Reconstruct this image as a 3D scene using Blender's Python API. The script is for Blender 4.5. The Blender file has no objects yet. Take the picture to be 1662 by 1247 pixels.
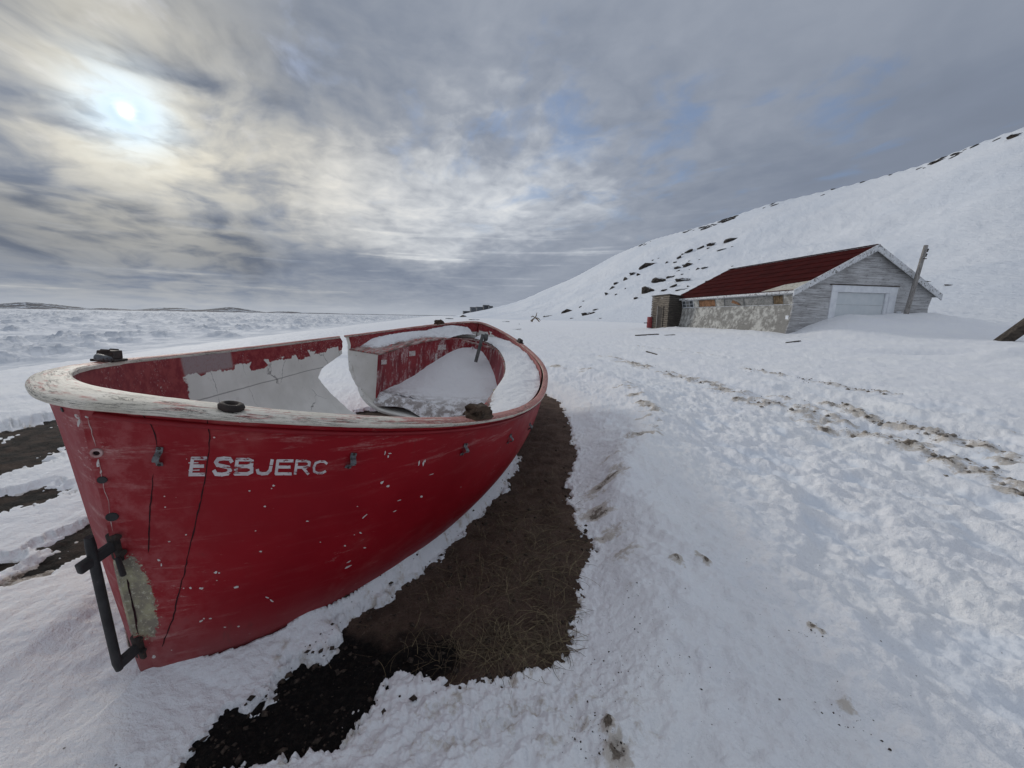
import bpy, bmesh, math, random
import numpy as np
from mathutils import Vector, Matrix
from mathutils.bvhtree import BVHTree
R = math.radians
random.seed(7)
rng = np.random.default_rng(11)

# ------------------------------------------------------------------ camera
W, H, FPX, HC = 1662.0, 1247.0, 624.0, 1.6
PITCH, ROLL = R(9.9), R(1.0)
_f = np.array([0, math.cos(PITCH), -math.sin(PITCH)])
_r0 = np.array([1.0, 0, 0]); _u0 = np.cross(_r0, _f)
CR = _r0*math.cos(ROLL) + _u0*math.sin(ROLL)
CU = -_r0*math.sin(ROLL) + _u0*math.cos(ROLL)
CF = _f
CAMP = np.array([0, 0, HC])
sc = bpy.context.scene
col = sc.collection
cam = bpy.data.cameras.new('camera'); cam_o = bpy.data.objects.new('camera', cam); col.objects.link(cam_o)
cam.sensor_fit = 'HORIZONTAL'; cam.sensor_width = 36; cam.lens = 36*FPX/W
cam.clip_start = 0.05; cam.clip_end = 20000
M = Matrix(((CR[0], CU[0], -CF[0], 0), (CR[1], CU[1], -CF[1], 0), (CR[2], CU[2], -CF[2], HC), (0, 0, 0, 1)))
cam_o.matrix_world = M
sc.camera = cam_o

def ray(x, y):
    d = CR*(x-W/2) - CU*(y-H/2) + CF*FPX
    return d/np.linalg.norm(d)
def ground(x, y, z=0.0):
    d = ray(x, y); t = (z-HC)/d[2]
    return CAMP + t*d

# ------------------------------------------------------------------ sky, sun, exposure
SUN = ray(204, 181)
SUN_EL = math.asin(SUN[2]); SUN_AZ = math.atan2(SUN[0], SUN[1])
world = bpy.data.worlds.new('World'); sc.world = world; world.use_nodes = True

SKY_BLOBS = [(60, 350, .36, .085, -.40), (410, 385, .09, .08, -.24), (170, 430, .45, .06, -.10), (620, 430, .3, .04, -.12), (320, 250, .30, .10, .10), (40, 190, .2, .08, .08), (520, 280, .30, .15, .14), (760, 325, .24, .09, .22), (640, 375, .16, .04, .10),
             (1560, 200, .60, .30, -.19), (960, 325, .16, .045, .12), (1120, 265, .18, .05, .09), (1300, 180, .22, .06, .05), (1180, 360, .30, .05, .02), (900, 430, .4, .035, -.08), (330, 40, .35, .10, -.05), (60, 30, .36, .16, -.32), (480, 60, .30, .12, -.10), (1180, 60, .4, .12, .05), (1440, 110, .16, .05, -.06), (940, 115, .12, .06, -.06)]
class NT:
    """small helper for node trees"""
    def __init__(s, tree): s.t = tree; s.t.nodes.clear()
    def n(s, typ, **kw):
        n = s.t.nodes.new(typ)
        ins = kw.pop('ins', {})
        for k, v in kw.items(): setattr(n, k, v)
        for k, v in ins.items(): s.put(n.inputs[k], v)
        return n
    def put(s, sock, v):
        if isinstance(v, bpy.types.NodeSocket): s.t.links.new(v, sock)
        elif isinstance(v, bpy.types.Node): s.t.links.new(v.outputs[0], sock)
        else:
            if isinstance(v, (tuple, list)) and len(v) == 3 and sock.type == 'RGBA': v = (*v, 1)
            sock.default_value = v
    def m(s, op, a, b=0.0, c=None, clamp=False):
        n = s.t.nodes.new('ShaderNodeMath'); n.operation = op; n.use_clamp = clamp
        s.put(n.inputs[0], a); s.put(n.inputs[1], b)
        if c is not None: s.put(n.inputs[2], c)
        return n.outputs[0]
    def vm(s, op, a, b=(0, 0, 0), out=0, scale=None):
        n = s.t.nodes.new('ShaderNodeVectorMath'); n.operation = op
        s.put(n.inputs[0], a)
        if op == 'SCALE': s.put(n.inputs['Scale'], scale)
        else: s.put(n.inputs[1], b)
        return n.outputs['Value'] if op in ('DOT_PRODUCT', 'LENGTH', 'DISTANCE') else n.outputs[0]
    def mix(s, f, a, b, mode='MIX'):
        n = s.t.nodes.new('ShaderNodeMix'); n.data_type = 'RGBA'; n.blend_type = mode
        s.put(n.inputs[0], f); s.put(n.inputs[6], a); s.put(n.inputs[7], b)
        return n.outputs[2]
    def ramp(s, f, stops, interp='LINEAR'):
        n = s.t.nodes.new('ShaderNodeValToRGB'); n.color_ramp.interpolation = interp
        e = n.color_ramp.elements
        while len(e) < len(stops): e.new(0.5)
        for i, (p, c) in enumerate(stops):
            e[i].position = p; e[i].color = (*c, 1) if len(c) == 3 else c
        s.put(n.inputs[0], f); return n.outputs[0]
    def rng(s, v, a, b, c=0.0, d=1.0, smooth=True):
        n = s.t.nodes.new('ShaderNodeMapRange'); n.interpolation_type = 'SMOOTHSTEP' if smooth else 'LINEAR'
        s.put(n.inputs[0], v)
        for i, x in enumerate((a, b, c, d)): s.put(n.inputs[i+1], x)
        return n.outputs[0]
    def noise(s, vec, scale, detail=4, rough=0.55, dist=0.0, out=0):
        n = s.t.nodes.new('ShaderNodeTexNoise')
        s.put(n.inputs['Vector'], vec)
        n.inputs['Scale'].default_value = scale; n.inputs['Detail'].default_value = detail
        n.inputs['Roughness'].default_value = rough; n.inputs['Distortion'].default_value = dist
        return n.outputs[out]
    def mapping(s, vec, loc=(0, 0, 0), rot=(0, 0, 0), scale=(1, 1, 1)):
        n = s.t.nodes.new('ShaderNodeMapping'); s.put(n.inputs[0], vec)
        n.inputs['Location'].default_value = loc; n.inputs['Rotation'].default_value = rot; n.inputs['Scale'].default_value = scale
        return n.outputs[0]

w = NT(world.node_tree)
tc = w.n('ShaderNodeTexCoord').outputs['Generated']
sep = w.n('ShaderNodeSeparateXYZ', ins={0: tc})
dx, dy, dz = sep.outputs
sky = w.n('ShaderNodeTexSky', sky_type='NISHITA', sun_disc=False, sun_elevation=SUN_EL, sun_rotation=SUN_AZ,
          air_density=1.0, dust_density=0.6, ozone_density=2.0)
zz = w.m('MAXIMUM', dz, 0.0)
den = w.m('ADD', zz, 0.16)
plane = w.n('ShaderNodeCombineXYZ', ins={0: w.m('DIVIDE', dx, den), 1: w.m('DIVIDE', dy, den), 2: 0.0}).outputs[0]
# streaked cloud deck, seen in perspective: the streaks run towards the horizon left of centre
def deck(sy, loc=(0, 0, 0)): return w.vm('ADD', w.vm('MULTIPLY', w.mapping(plane, rot=(0, 0, R(-27))), (1.0, sy, 1.0)), loc)
warp = w.noise(plane, 1.0, 3, 0.5, 0, 1)
wv = w.vm('SUBTRACT', warp, (0.5, 0.5, 0.5))
pmw = w.vm('ADD', deck(.42), w.vm('SCALE', wv, scale=0.40))
n_big = w.noise(pmw, 1.15, 4, 0.5, 0.1)
n_mid = w.noise(w.vm('ADD', deck(.75, (4.1, 2.2, 0)), w.vm('SCALE', wv, scale=0.5)), 3.4, 5, 0.52, 0.2)
n_fin = w.noise(w.vm('ADD', deck(.9, (1.7, 7.2, 0)), w.vm('SCALE', wv, scale=0.3)), 11.0, 4, 0.52, 0.3)
# long flat slits towards the horizon
hz = w.n('ShaderNodeCombineXYZ', ins={0: w.m('MULTIPLY', w.m('ARCTAN2', dx, dy), 2.3), 1: w.m('MULTIPLY', dz, 50.0), 2: 0.0}).outputs[0]
n_slit = w.noise(hz, 1.0, 6, 0.6, 0.0)
slit_band = w.m('MULTIPLY', w.rng(dz, 0.0, 0.03), w.rng(dz, 0.30, 0.10))
slit = w.m('MULTIPLY', w.rng(n_slit, 0.52, 0.74), slit_band)
# broad brighter and darker parts of the deck
dwarp = w.vm('ADD', tc, w.vm('SCALE', w.vm('SUBTRACT', w.noise(tc, 2.6, 5, 0.55, 0, 1), (0.5, 0.5, 0.5)), scale=0.26))
def blob(px, py, sx, sz, amp):
    d = ray(px, py)
    az = math.atan2(d[0], d[1])
    v = w.vm('SUBTRACT', dwarp, tuple(d))
    v = w.mapping(v, rot=(0, 0, az))
    v = w.vm('MULTIPLY', v, (1/sx, 1/sx, 1/sz))
    l2 = w.vm('DOT_PRODUCT', v, v)
    return w.m('MULTIPLY', w.m('EXPONENT', w.m('MULTIPLY', l2, -1.0)), amp)
# the deck is mottled round the sun and in the middle, smooth to the right and low on the left
tex = w.m('ADD', 0.16, w.m('ADD', blob(420, 180, .55, .30, .75), w.m('ADD', blob(830, 280, .40, .16, .75), blob(1000, 200, .3, .2, .3))))
field = w.m('MULTIPLY_ADD', w.m('SUBTRACT', n_big, 0.5), 0.36, 0.435)
field = w.m('MULTIPLY_ADD', w.m('MULTIPLY', w.m('SUBTRACT', n_mid, 0.5), tex), 0.50, field)
field = w.m('MULTIPLY_ADD', w.m('MULTIPLY', w.m('SUBTRACT', n_fin, 0.5), tex), 0.30, field)
for b in SKY_BLOBS:
    field = w.m('ADD', field, blob(*b))
field = w.m('MULTIPLY_ADD', slit, 0.27, field)
# an overcast deck is brighter overhead than low down
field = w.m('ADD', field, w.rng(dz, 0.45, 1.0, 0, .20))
sdot = w.vm('DOT_PRODUCT', tc, tuple(SUN))
sd = w.m('MAXIMUM', sdot, 0.0)
glow_w = w.m('POWER', sd, 13.0)
glow_m = w.m('POWER', sd, 40.0)
glow_c = w.m('POWER', sd, 750.0)
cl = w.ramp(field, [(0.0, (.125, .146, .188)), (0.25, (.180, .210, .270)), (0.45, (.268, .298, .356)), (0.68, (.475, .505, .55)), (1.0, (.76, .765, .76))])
# thin places where the blue shows
hn = w.noise(w.vm('ADD', deck(.7, (3.1, 1.2, 0)), w.vm('SCALE', wv, scale=0.5)), 5.0, 5, 0.55, 0.2)
hole = w.m('MULTIPLY', w.rng(w.m('ADD', hn, w.m('ADD', blob(960, 255, .26, .10, .13), w.m('ADD', blob(1120, 205, .16, .05, .10), w.m('ADD', blob(1370, 100, .16, .04, .07), -0.10)))), 0.45, 0.68), w.rng(dz, .12, .32, 0, .62))
blue = w.mix(0.5, w.vm('SCALE', sky, scale=0.10), (.165, .235, .41))
c = w.mix(hole, cl, blue)
warm = w.mix(w.m('MULTIPLY', glow_w, w.rng(field, 0.20, 0.55)), c, w.vm('MULTIPLY', cl, (1.30, 1.17, 0.96)))
warm = w.mix(w.m('MULTIPLY', glow_m, w.m('MULTIPLY', w.rng(n_mid, .28, .62), 0.6)), warm, (.90, .84, .68))
corona = w.mix(w.m('MULTIPLY', glow_c, w.rng(n_fin, .30, .62, .30, 1.0)), warm, (.74, .95, 1.12))
halo = w.mix(w.m('MULTIPLY', w.m('POWER', sd, 260.0), w.rng(n_fin, .35, .62, .05, .30)), corona, (.98, .97, .90))
core = w.mix(w.m('MULTIPLY', w.m('POWER', sd, 3200.0), w.rng(n_fin, .38, .60, .10, .75)), w.mix(w.m('MULTIPLY', w.m('POWER', sd, 1100.0), .5), halo, (.80, .98, 1.12)), (.36, .50, .66))
core = w.mix(w.m('MULTIPLY', w.m('POWER', sd, 22000.0), .8), core, (1.6, 1.7, 1.75))
disc = w.rng(w.m('ADD', sdot, w.m('MULTIPLY', w.m('SUBTRACT', n_fin, .5), 0.00012)), math.cos(R(0.48)), math.cos(R(0.16)))
fin = w.mix(disc, core, (4.0, 3.9, 3.6))
# pale air right at the horizon
fin = w.mix(w.rng(dz, 0.045, -0.005, 0, .6), fin, (.40, .43, .48))
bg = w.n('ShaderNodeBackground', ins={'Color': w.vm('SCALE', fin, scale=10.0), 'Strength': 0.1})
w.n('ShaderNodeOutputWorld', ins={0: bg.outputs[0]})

sun = bpy.data.lights.new('sun', 'SUN'); sun_o = bpy.data.objects.new('sun', sun); col.objects.link(sun_o)
sun.energy = 0.95; sun.angle = R(10); sun.color = (1.0, .95, .87)
sun_o.rotation_euler = Vector(tuple(-SUN)).to_track_quat('-Z', 'Y').to_euler()
sc.view_settings.view_transform = 'Standard'; sc.view_settings.look = 'None'
sc.view_settings.gamma = 1; sc.view_settings.exposure = 0.24; sc.view_settings.use_curve_mapping = False
sc.cycles.use_denoising = True
sc.cycles.max_bounces = 6; sc.cycles.diffuse_bounces = 3

# ------------------------------------------------------------------ helpers
def mesh_obj(name, V, F, mat=None, parent=None, smooth=False, attrs=None, uv=None):
    me = bpy.data.meshes.new(name)
    V = np.asarray(V, dtype=np.float32).reshape(-1, 3)
    if isinstance(F, np.ndarray):
        k = F.shape[1]; n = len(F)
        me.vertices.add(len(V)); me.vertices.foreach_set('co', V.ravel())
        me.loops.add(n*k); me.loops.foreach_set('vertex_index', F.astype(np.int32).ravel())
        me.polygons.add(n); me.polygons.foreach_set('loop_start', np.arange(0, n*k, k, dtype=np.int32))
        me.update(calc_edges=True)
    else:
        me.from_pydata([tuple(v) for v in V.tolist()], [], [tuple(f) for f in F])
    if smooth is not False:
        me.polygons.foreach_set('use_smooth', np.ones(len(me.polygons), dtype=bool))
        if smooth is not True: me.set_sharp_from_angle(angle=R(smooth))
    for k, a in (attrs or {}).items():
        at = me.attributes.new(k, 'FLOAT', 'POINT'); at.data.foreach_set('value', np.asarray(a, dtype=np.float32).ravel())
    me.validate()
    if mat: me.materials.append(mat)
    o = bpy.data.objects.new(name, me); col.objects.link(o)
    if parent: o.parent = parent
    return o
def tag(o, label=None, cat=None, group=None, kind=None):
    if label: o['label'] = label
    if cat: o['category'] = cat
    if group: o['group'] = group
    if kind: o['kind'] = kind
    return o
def empty(name, loc=(0, 0, 0), rz=0, **kw):
    o = bpy.data.objects.new(name, None); col.objects.link(o)
    o.location = tuple(float(v) for v in loc); o.rotation_euler.z = rz
    return tag(o, **kw)

class MB:
    """collects boxes, bars and tubes into one mesh"""
    def __init__(s): s.V = []; s.F = []
    def add(s, V, F):
        k = len(s.V); s.V += [tuple(map(float, v)) for v in V]; s.F += [tuple(i+k for i in f) for f in F]; return s
    def hexa(s, P):   # 8 corners: bottom 4 then top 4
        return s.add(P, [(0, 3, 2, 1), (4, 5, 6, 7), (0, 1, 5, 4), (1, 2, 6, 5), (2, 3, 7, 6), (3, 0, 4, 7)])
    def box(s, a, b):
        x0, y0, z0 = a; x1, y1, z1 = b
        return s.hexa([(x0, y0, z0), (x1, y0, z0), (x1, y1, z0), (x0, y1, z0), (x0, y0, z1), (x1, y0, z1), (x1, y1, z1), (x0, y1, z1)])
    def bar(s, p, q, wx, wy, up=(0, 0, 1)):
        p = np.array(p, float); q = np.array(q, float); d = q-p; d /= np.linalg.norm(d)
        u = np.cross(d, up); 
        if np.linalg.norm(u) < 1e-6: u = np.cross(d, (1, 0, 0))
        u /= np.linalg.norm(u); v = np.cross(u, d)
        c = lambda o, a, b: o + u*wx/2*a + v*wy/2*b
        return s.hexa([c(p, -1, -1), c(p, 1, -1), c(p, 1, 1), c(p, -1, 1), c(q, -1, -1), c(q, 1, -1), c(q, 1, 1), c(q, -1, 1)])
    def tube(s, pts, rad, n=10, closed=False):
        pts = [np.array(p, float) for p in pts]; m = len(pts)
        rads = rad if isinstance(rad, (list, tuple)) else [rad]*m
        V = []; up = None
        for i, p in enumerate(pts):
            a = pts[(i-1) % m if closed else max(i-1, 0)]; b = pts[(i+1) % m if closed else min(i+1, m-1)]
            d = b-a; d /= np.linalg.norm(d)
            if up is None:
                up = np.cross(d, (0.31, 0.2, 0.93)); up /= np.linalg.norm(up)
            up = up - d*(up@d); up /= np.linalg.norm(up); v = np.cross(d, up)
            for k in range(n):
                t = 2*math.pi*k/n; V.append(p + rads[i]*(up*math.cos(t)+v*math.sin(t)))
        F = []
        for i in range(m if closed else m-1):
            for k in range(n):
                j = (i+1) % m
                F.append((i*n+k, i*n+(k+1) % n, j*n+(k+1) % n, j*n+k))
        if not closed:
            F.append(tuple(range(n-1, -1, -1))); F.append(tuple((m-1)*n+k for k in range(n)))
        return s.add(V, F)
    def build(s, name, mat, parent=None, smooth=False):
        return mesh_obj(name, s.V, s.F, mat, parent, smooth)
def bevel(o, width, seg=2):
    m = o.modifiers.new('bevel', 'BEVEL'); m.width = width; m.segments = seg; m.limit_method = 'ANGLE'
    return o

# ------- numpy noise
_perm = rng.permutation(512).astype(np.int64)
_grad = np.stack([np.cos(np.linspace(0, 2*np.pi, 64, endpoint=False)), np.sin(np.linspace(0, 2*np.pi, 64, endpoint=False))], 1)
def perlin(x, y, seed=0):
    x = np.asarray(x, float); y = np.asarray(y, float)
    xi = np.floor(x).astype(np.int64); yi = np.floor(y).astype(np.int64)
    fx = x-xi; fy = y-yi
    u = fx*fx*fx*(fx*(fx*6-15)+10); v = fy*fy*fy*(fy*(fy*6-15)+10)
    def g(ix, iy, ax, ay):
        h = _perm[(_perm[(ix+seed*37) & 511] + iy) & 511] & 63
        return _grad[h, 0]*ax + _grad[h, 1]*ay
    a = g(xi, yi, fx, fy); b = g(xi+1, yi, fx-1, fy); c2 = g(xi, yi+1, fx, fy-1); d = g(xi+1, yi+1, fx-1, fy-1)
    return ((a+(b-a)*u) + ((c2+(d-c2)*u)-(a+(b-a)*u))*v)*1.5
def fbm(x, y, oct=4, seed=0, gain=0.5, lac=2.03):
    s = 0; a = 1; t = 0
    for i in range(oct):
        s = s + a*perlin(x, y, seed+i*5); t += a; a *= gain; x = x*lac+3.7; y = y*lac-1.3
    return s/t
def ridged(x, y, oct=4, seed=0, gain=0.5):
    s = 0; a = 1; t = 0
    for i in range(oct):
        s = s + a*(1-2*np.abs(perlin(x, y, seed+i*5))); t += a; a *= gain; x = x*2.07+1.7; y = y*2.07+5.1
    return s/t
def sstep(a, b, x):
    t = np.clip((x-a)/(b-a), 0, 1); return t*t*(3-2*t)
def lerp(a, b, t): return a+(b-a)*t

# ------------------------------------------------------------------ materials
def new_mat(name):
    m = bpy.data.materials.new(name); m.use_nodes = True
    t = NT(m.node_tree); return m, t
def finish(t, color, rough=0.7, bump=None, bstr=0.3, bdist=0.01, metal=0.0, spec=0.4, normal=None, **ins):
    p = t.n('ShaderNodeBsdfPrincipled', ins={'Base Color': color, 'Roughness': rough, 'Metallic': metal, 'Specular IOR Level': spec})
    for k, v in ins.items(): t.put(p.inputs[k.replace('_', ' ')], v)
    if bump is not None:
        b = t.n('ShaderNodeBump', ins={'Strength': bstr, 'Distance': bdist, 'Height': bump})
        t.put(p.inputs['Normal'], b.outputs[0])
    t.n('ShaderNodeOutputMaterial', ins={0: p.outputs[0]})
    return p
def objco(t): return t.n('ShaderNodeTexCoord').outputs['Object']
def attr(t, name): return t.n('ShaderNodeAttribute', attribute_name=name).outputs['Fac']
MATS = {}
def simple(name, c1, c2, scale=8, rough=0.7, bdist=0.003, detail=6, stretch=(1, 1, 1), metal=0.0, contrast=(0.35, 0.65), spec=0.35, c3=None, s3=30, t3=(.55, .62)):
    m, t = new_mat(name)
    v = t.mapping(objco(t), scale=stretch)
    n = t.noise(v, scale, detail, 0.6)
    c0 = t.mix(t.rng(n, *contrast), c1, c2)
    n2 = t.noise(v, s3, 5, 0.65)
    if c3: c0 = t.mix(t.rng(n2, *t3), c0, c3)
    finish(t, c0, rough, t.m('ADD', n, t.m('MULTIPLY', n2, .5)), 0.6, bdist, metal, spec)
    MATS[name] = m; return m

# snow
m_snow, t = new_mat('snow')
oc = objco(t)
dirt = attr(t, 'dirt'); ice = attr(t, 'ice')
nf = t.noise(oc, 38, 5, 0.65); nm = t.noise(oc, 9, 5, 0.6); nl = t.noise(oc, 0.9, 5, 0.6)
grains = t.noise(oc, 160, 3, 0.7)
cs = t.mix(t.rng(nl, .35, .7), (.88, .89, .92), (.92, .925, .935))
cs = t.mix(t.m('MULTIPLY', ice, 0.85), cs, (.72, .77, .84))
ns = t.noise(t.mapping(oc, scale=(1, 1, 1)), 3.1, 8, .72, .4)
dn = t.m('ADD', dirt, t.m('MULTIPLY', t.m('SUBTRACT', t.m('ADD', t.m('MULTIPLY', ns, 1.1), t.m('ADD', t.m('MULTIPLY', nm, .5), t.m('MULTIPLY', nf, .7))), 1.15), 1.25))
gate = t.rng(dirt, .10, .35)
cs = t.mix(t.m('MULTIPLY', gate, t.rng(dn, .28, .62, 0, .8)), cs, t.mix(nf, (.44, .38, .31), (.60, .54, .47)))
cs = t.mix(t.m('MULTIPLY', gate, t.rng(dn, .70, .88)), cs, t.mix(t.rng(nf, .4, .65), (.09, .07, .053), (.25, .21, .17)))
# scattered specks of grit
sp = t.n('ShaderNodeTexVoronoi', ins={'Vector': oc, 'Scale': 21.0, 'Randomness': 1.0})
spm = t.m('MULTIPLY', t.rng(sp.outputs['Distance'], .10, .06), t.rng(t.noise(oc, 1.7, 4, .6), .56, .68))
cs = t.mix(t.m('MULTIPLY', spm, attr(t, 'grit')), cs, (.07, .055, .045))
hgt = t.m('ADD', t.m('MULTIPLY', nf, .9), t.m('ADD', t.m('MULTIPLY', grains, .22), t.m('ADD', t.m('MULTIPLY', nm, 1.8), t.m('MULTIPLY', ns, 2.0))))
finish(t, cs, t.m('SUBTRACT', 0.75, t.m('MULTIPLY', ice, 0.38)), hgt, t.m('SUBTRACT', 0.75, t.m('MULTIPLY', ice, 0.40)), 0.021, 0, 0.3)

m_hill, t = new_mat('hill_snow')
oc = objco(t)
wv_ = t.mapping(oc, rot=(0, 0, R(20)))
n1 = t.noise(t.vm('MULTIPLY', wv_, (1.0, .35, 1.0)), .30, 8, .66, .5); n2 = t.noise(t.vm('MULTIPLY', wv_, (1.0, .5, 1.6)), 1.6, 7, .68, .3); n0 = t.noise(oc, .03, 5, .6)
cs = t.mix(t.rng(n0, .35, .65), (.74, .78, .84), (.82, .845, .885))
cs = t.mix(t.rng(n1, .60, .72, 0, .25), cs, (.62, .67, .75))
finish(t, cs, .8, t.m('ADD', t.m('MULTIPLY', n1, 2.2), n2), .75, .35, 0, .2)
m_ice, t = new_mat('sea_ice_snow')
oc = objco(t)
n1 = t.noise(oc, .35, 6, .6); n2 = t.noise(oc, 2.2, 6, .65)
cs = t.mix(t.rng(n1, .40, .62), (.60, .635, .69), (.90, .91, .93))
cs = t.mix(t.m('MULTIPLY', attr(t, 'ice'), t.rng(n2, .35, .6)), cs, (.42, .46, .52))
finish(t, cs, .85, t.m('ADD', n2, n1), .7, .12, 0, .15)

m_soil, t = new_mat('soil')
oc = objco(t)
wet = attr(t, 'wet')
n1 = t.noise(oc, 5, 6, .65); n2 = t.noise(oc, 45, 6, .7); n3 = t.noise(oc, 150, 3, .7)
dry = t.mix(t.rng(n1, .3, .7), (.085, .054, .040), (.185, .125, .095))
dry = t.mix(t.rng(n2, .56, .70, 0, .8), dry, (.24, .18, .14))
dry = t.mix(t.rng(n3, .35, .5, .55, 0), dry, (.03, .02, .016))
wc = t.mix(t.rng(n2, .45, .65), (.006, .005, .005), (.022, .017, .014))
cs = t.mix(t.rng(t.m('ADD', wet, t.m('MULTIPLY', t.m('SUBTRACT', n1, .5), .9)), .35, .65), dry, wc)
finish(t, cs, .9, t.m('ADD', n2, t.m('MULTIPLY', n3, .6)), 1.0, .03, 0, .2)

simple('rock', (.022, .019, .017), (.075, .062, .052), 2.2, .9, .05, c3=(.11, .095, .08), s3=9)
def rock_mat():
    m, t = new_mat('snowy_rock')
    g = t.n('ShaderNodeNewGeometry'); oc = objco(t)
    n = t.noise(oc, 2.5, 6, .65); n2 = t.noise(oc, 9, 5, .65)
    c0 = t.mix(t.rng(n, .35, .65), (.020, .017, .015), (.085, .07, .058))
    nz = t.n('ShaderNodeSeparateXYZ', ins={0: g.outputs['Normal']}).outputs[2]
    c0 = t.mix(t.rng(t.m('ADD', nz, t.m('MULTIPLY', t.m('SUBTRACT', n2, .5), 1.1)), .80, .94), c0, (.82, .84, .87))
    finish(t, c0, .9, t.m('ADD', n, n2), .8, .06, 0, .2); return m
m_rock = rock_mat()

# ------------------------------------------------------------------ terrain functions
def interp_px(pts, fn):
    return np.array([fn(*p) for p in pts])
RIDGE = [(735, 511, 620), (760, 507, 600), (790, 501, 560), (820, 494, 500), (850, 485, 450), (920, 456, 360), (1000, 411, 300), (1060, 386, 262), (1150, 361, 224), (1250, 327, 206), (1400, 291, 187), (1500, 262, 175), (1560, 238, 168), (1650, 204, 160), (1700, 190, 157), (1900, 160, 150)]
_az = []; _te = []; _dr = []
for px, py, D in RIDGE:
    d = ray(px, py); _az.append(math.atan2(d[0], d[1])); _te.append(d[2]/math.hypot(d[0], d[1])); _dr.append(D)
_az += [R(75), R(110), R(150)]; _te += [_te[-1], _te[-1]*.8, 0.0]; _dr += [150, 170, 200]
_df_px = [(735, 300), (800, 200), (900, 120), (1000, 75), (1060, 60), (1200, 52), (1500, 40), (1662, 38), (1900, 38)]
_dfa = [math.atan2(ray(p, 520)[0], ray(p, 520)[1]) for p, _ in _df_px] + [R(110), R(150)]
_dfd = [d for _, d in _df_px] + [45, 80]

# shed frame (fitted from its eaves, apex and corners)
K = 0.55
SX, SY, SYAW = 38.24*K, 43.07*K, R(-9.13)
SWE, SHR, SHE, SL, SWW, SHW, SWB = 9.35*K, 9.69*K, 4.81*K, 21.34*K, 8.71*K, 3.39*K, 9.26*K
SZ0 = HC*(1-K)
S_A = np.array([math.sin(SYAW), math.cos(SYAW)]); S_R = np.array([math.cos(SYAW), -math.sin(SYAW)])
def shed_local(x, y):
    qx = x-SX; qy = y-SY
    return qx*S_R[0]+qy*S_R[1], qx*S_A[0]+qy*S_A[1]

def base_z(x, y):
    """broad shape of the land, without snow texture"""
    ds = x + 6.5 + 0.2*(y-3)
    z = -0.9*sstep(0, -14, ds)
    z = z + (0.036*np.maximum(x-4, 0)*1.0)*sstep(60, 35, x)*1.0 + np.where(x >= 60, 0, 0)
    z = z + 0.012*np.clip(y-3, 0, 25)*sstep(-16, 0, ds)
    z = np.where(x > 35, np.minimum(z, 1.3), z)
    return z
_ag = np.linspace(-.6, 2.7, 3301)
def _sm(xs, ys, w_, left=None):
    y_ = np.interp(_ag, xs, ys, left=left); k_ = np.exp(-(np.arange(-4*w_, 4*w_+1)/w_)**2); k_ /= k_.sum()
    return np.convolve(np.pad(y_, 4*w_, mode='edge'), k_, 'valid')
_TE = _sm(_az, _te, 14, 0); _DR = _sm(_az, _dr, 60); _DF = _sm(_dfa, _dfd, 60)
def hill_z(x, y):
    r = np.hypot(x, y); a = np.arctan2(x, y)
    te = np.interp(a, _ag, _TE, left=0); dr = np.interp(a, _ag, _DR); df = np.interp(a, _ag, _DF)
    m = sstep(_az[0]-0.02, _az[1], a)
    t = (r-df)/(dr-df)
    top = np.maximum(HC + te*dr - 1.2, 0)
    tt = np.clip(t, 0, 1)
    P = np.where(t <= 1, 0.30*tt**2*(1.5-.5*tt)+0.70*tt**1.35, 1-0.10*np.clip(t-1, 0, 4)/1.0)
    h = top*np.maximum(P, 0)*m
    # gullies and wind drifts across the slope
    g = fbm(x/34+y/90, y/60-x/140, 3, 41)*2.6 + fbm(x/9, y/16, 4, 43)*0.9 + ridged(x/7+y/13, y/24, 4, 45)*0.7 + ridged(x/2.2+y/5, y/9, 3, 44)*.16
    return h + g*sstep(0.05, 0.35, t)*sstep(1.0, 0.72, t)*m*np.clip(top/20, 0, 1)

# boat frame (fitted from its rail, stem and outline)
BP = dict(Ls=6.948, Lk=6.647, B=2.968, z0=1.045, dn=.320, df=.348, n=2.731, m=1.525, yaw=5.545, lst=7.287, trim=1.101,
          x=-1.223, y=4.720, z=.024, n2=2.331, m2=1.369, a=3.043, c=.329, se=2.570, ep=.604, ge=.162)
def b_half(s):
    s = np.asarray(s, float)
    return BP['B']/2*np.clip(1-np.abs(s)**np.where(s < 0, BP['n'], BP['n2']), 1e-6, 1)**(1/np.where(s < 0, BP['m'], BP['m2']))
def b_surf(s, v, side, inner=0.0):
    """point of the hull in the boat frame; s -1 near end .. 1 far end, v keel 0 .. sheer 1, side +1 port -1 starboard"""
    s, v = np.broadcast_arrays(np.asarray(s, float), np.asarray(v, float))
    a = np.abs(s)
    half = BP['Lk']/2+(BP['Ls']-BP['Lk'])/2*v
    x = s*(half-inner*1.2)
    zs = BP['z0']+np.where(s < 0, BP['dn'], BP['df'])*a**BP['se']; zk = 0.04*a**6
    e = a**BP['ep']; vv = np.maximum(v, 1e-6)
    g = (1-e)*np.maximum(1-(1-vv)**BP['a'], 1e-9)**BP['c'] + e*vv**BP['ge']
    g = g*sstep(-0.02, 0.03, v)
    g = g*np.where(s < 0, 1-.38*np.exp(-(1-a)/.03)*(1-vv**10), 1)   # flare below the rail at the near end
    y = side*(0.03*(1-inner*20 if inner else 1)+b_half(s)*g*(1-inner/(BP['B']/2)))
    z = zk+v*(zs-zk) + inner*(1-v)*0.9
    return np.stack([x, y, z], -1)
_l, _t, _w = R(BP['lst']), R(BP['trim']), R(BP['yaw'])
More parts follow.
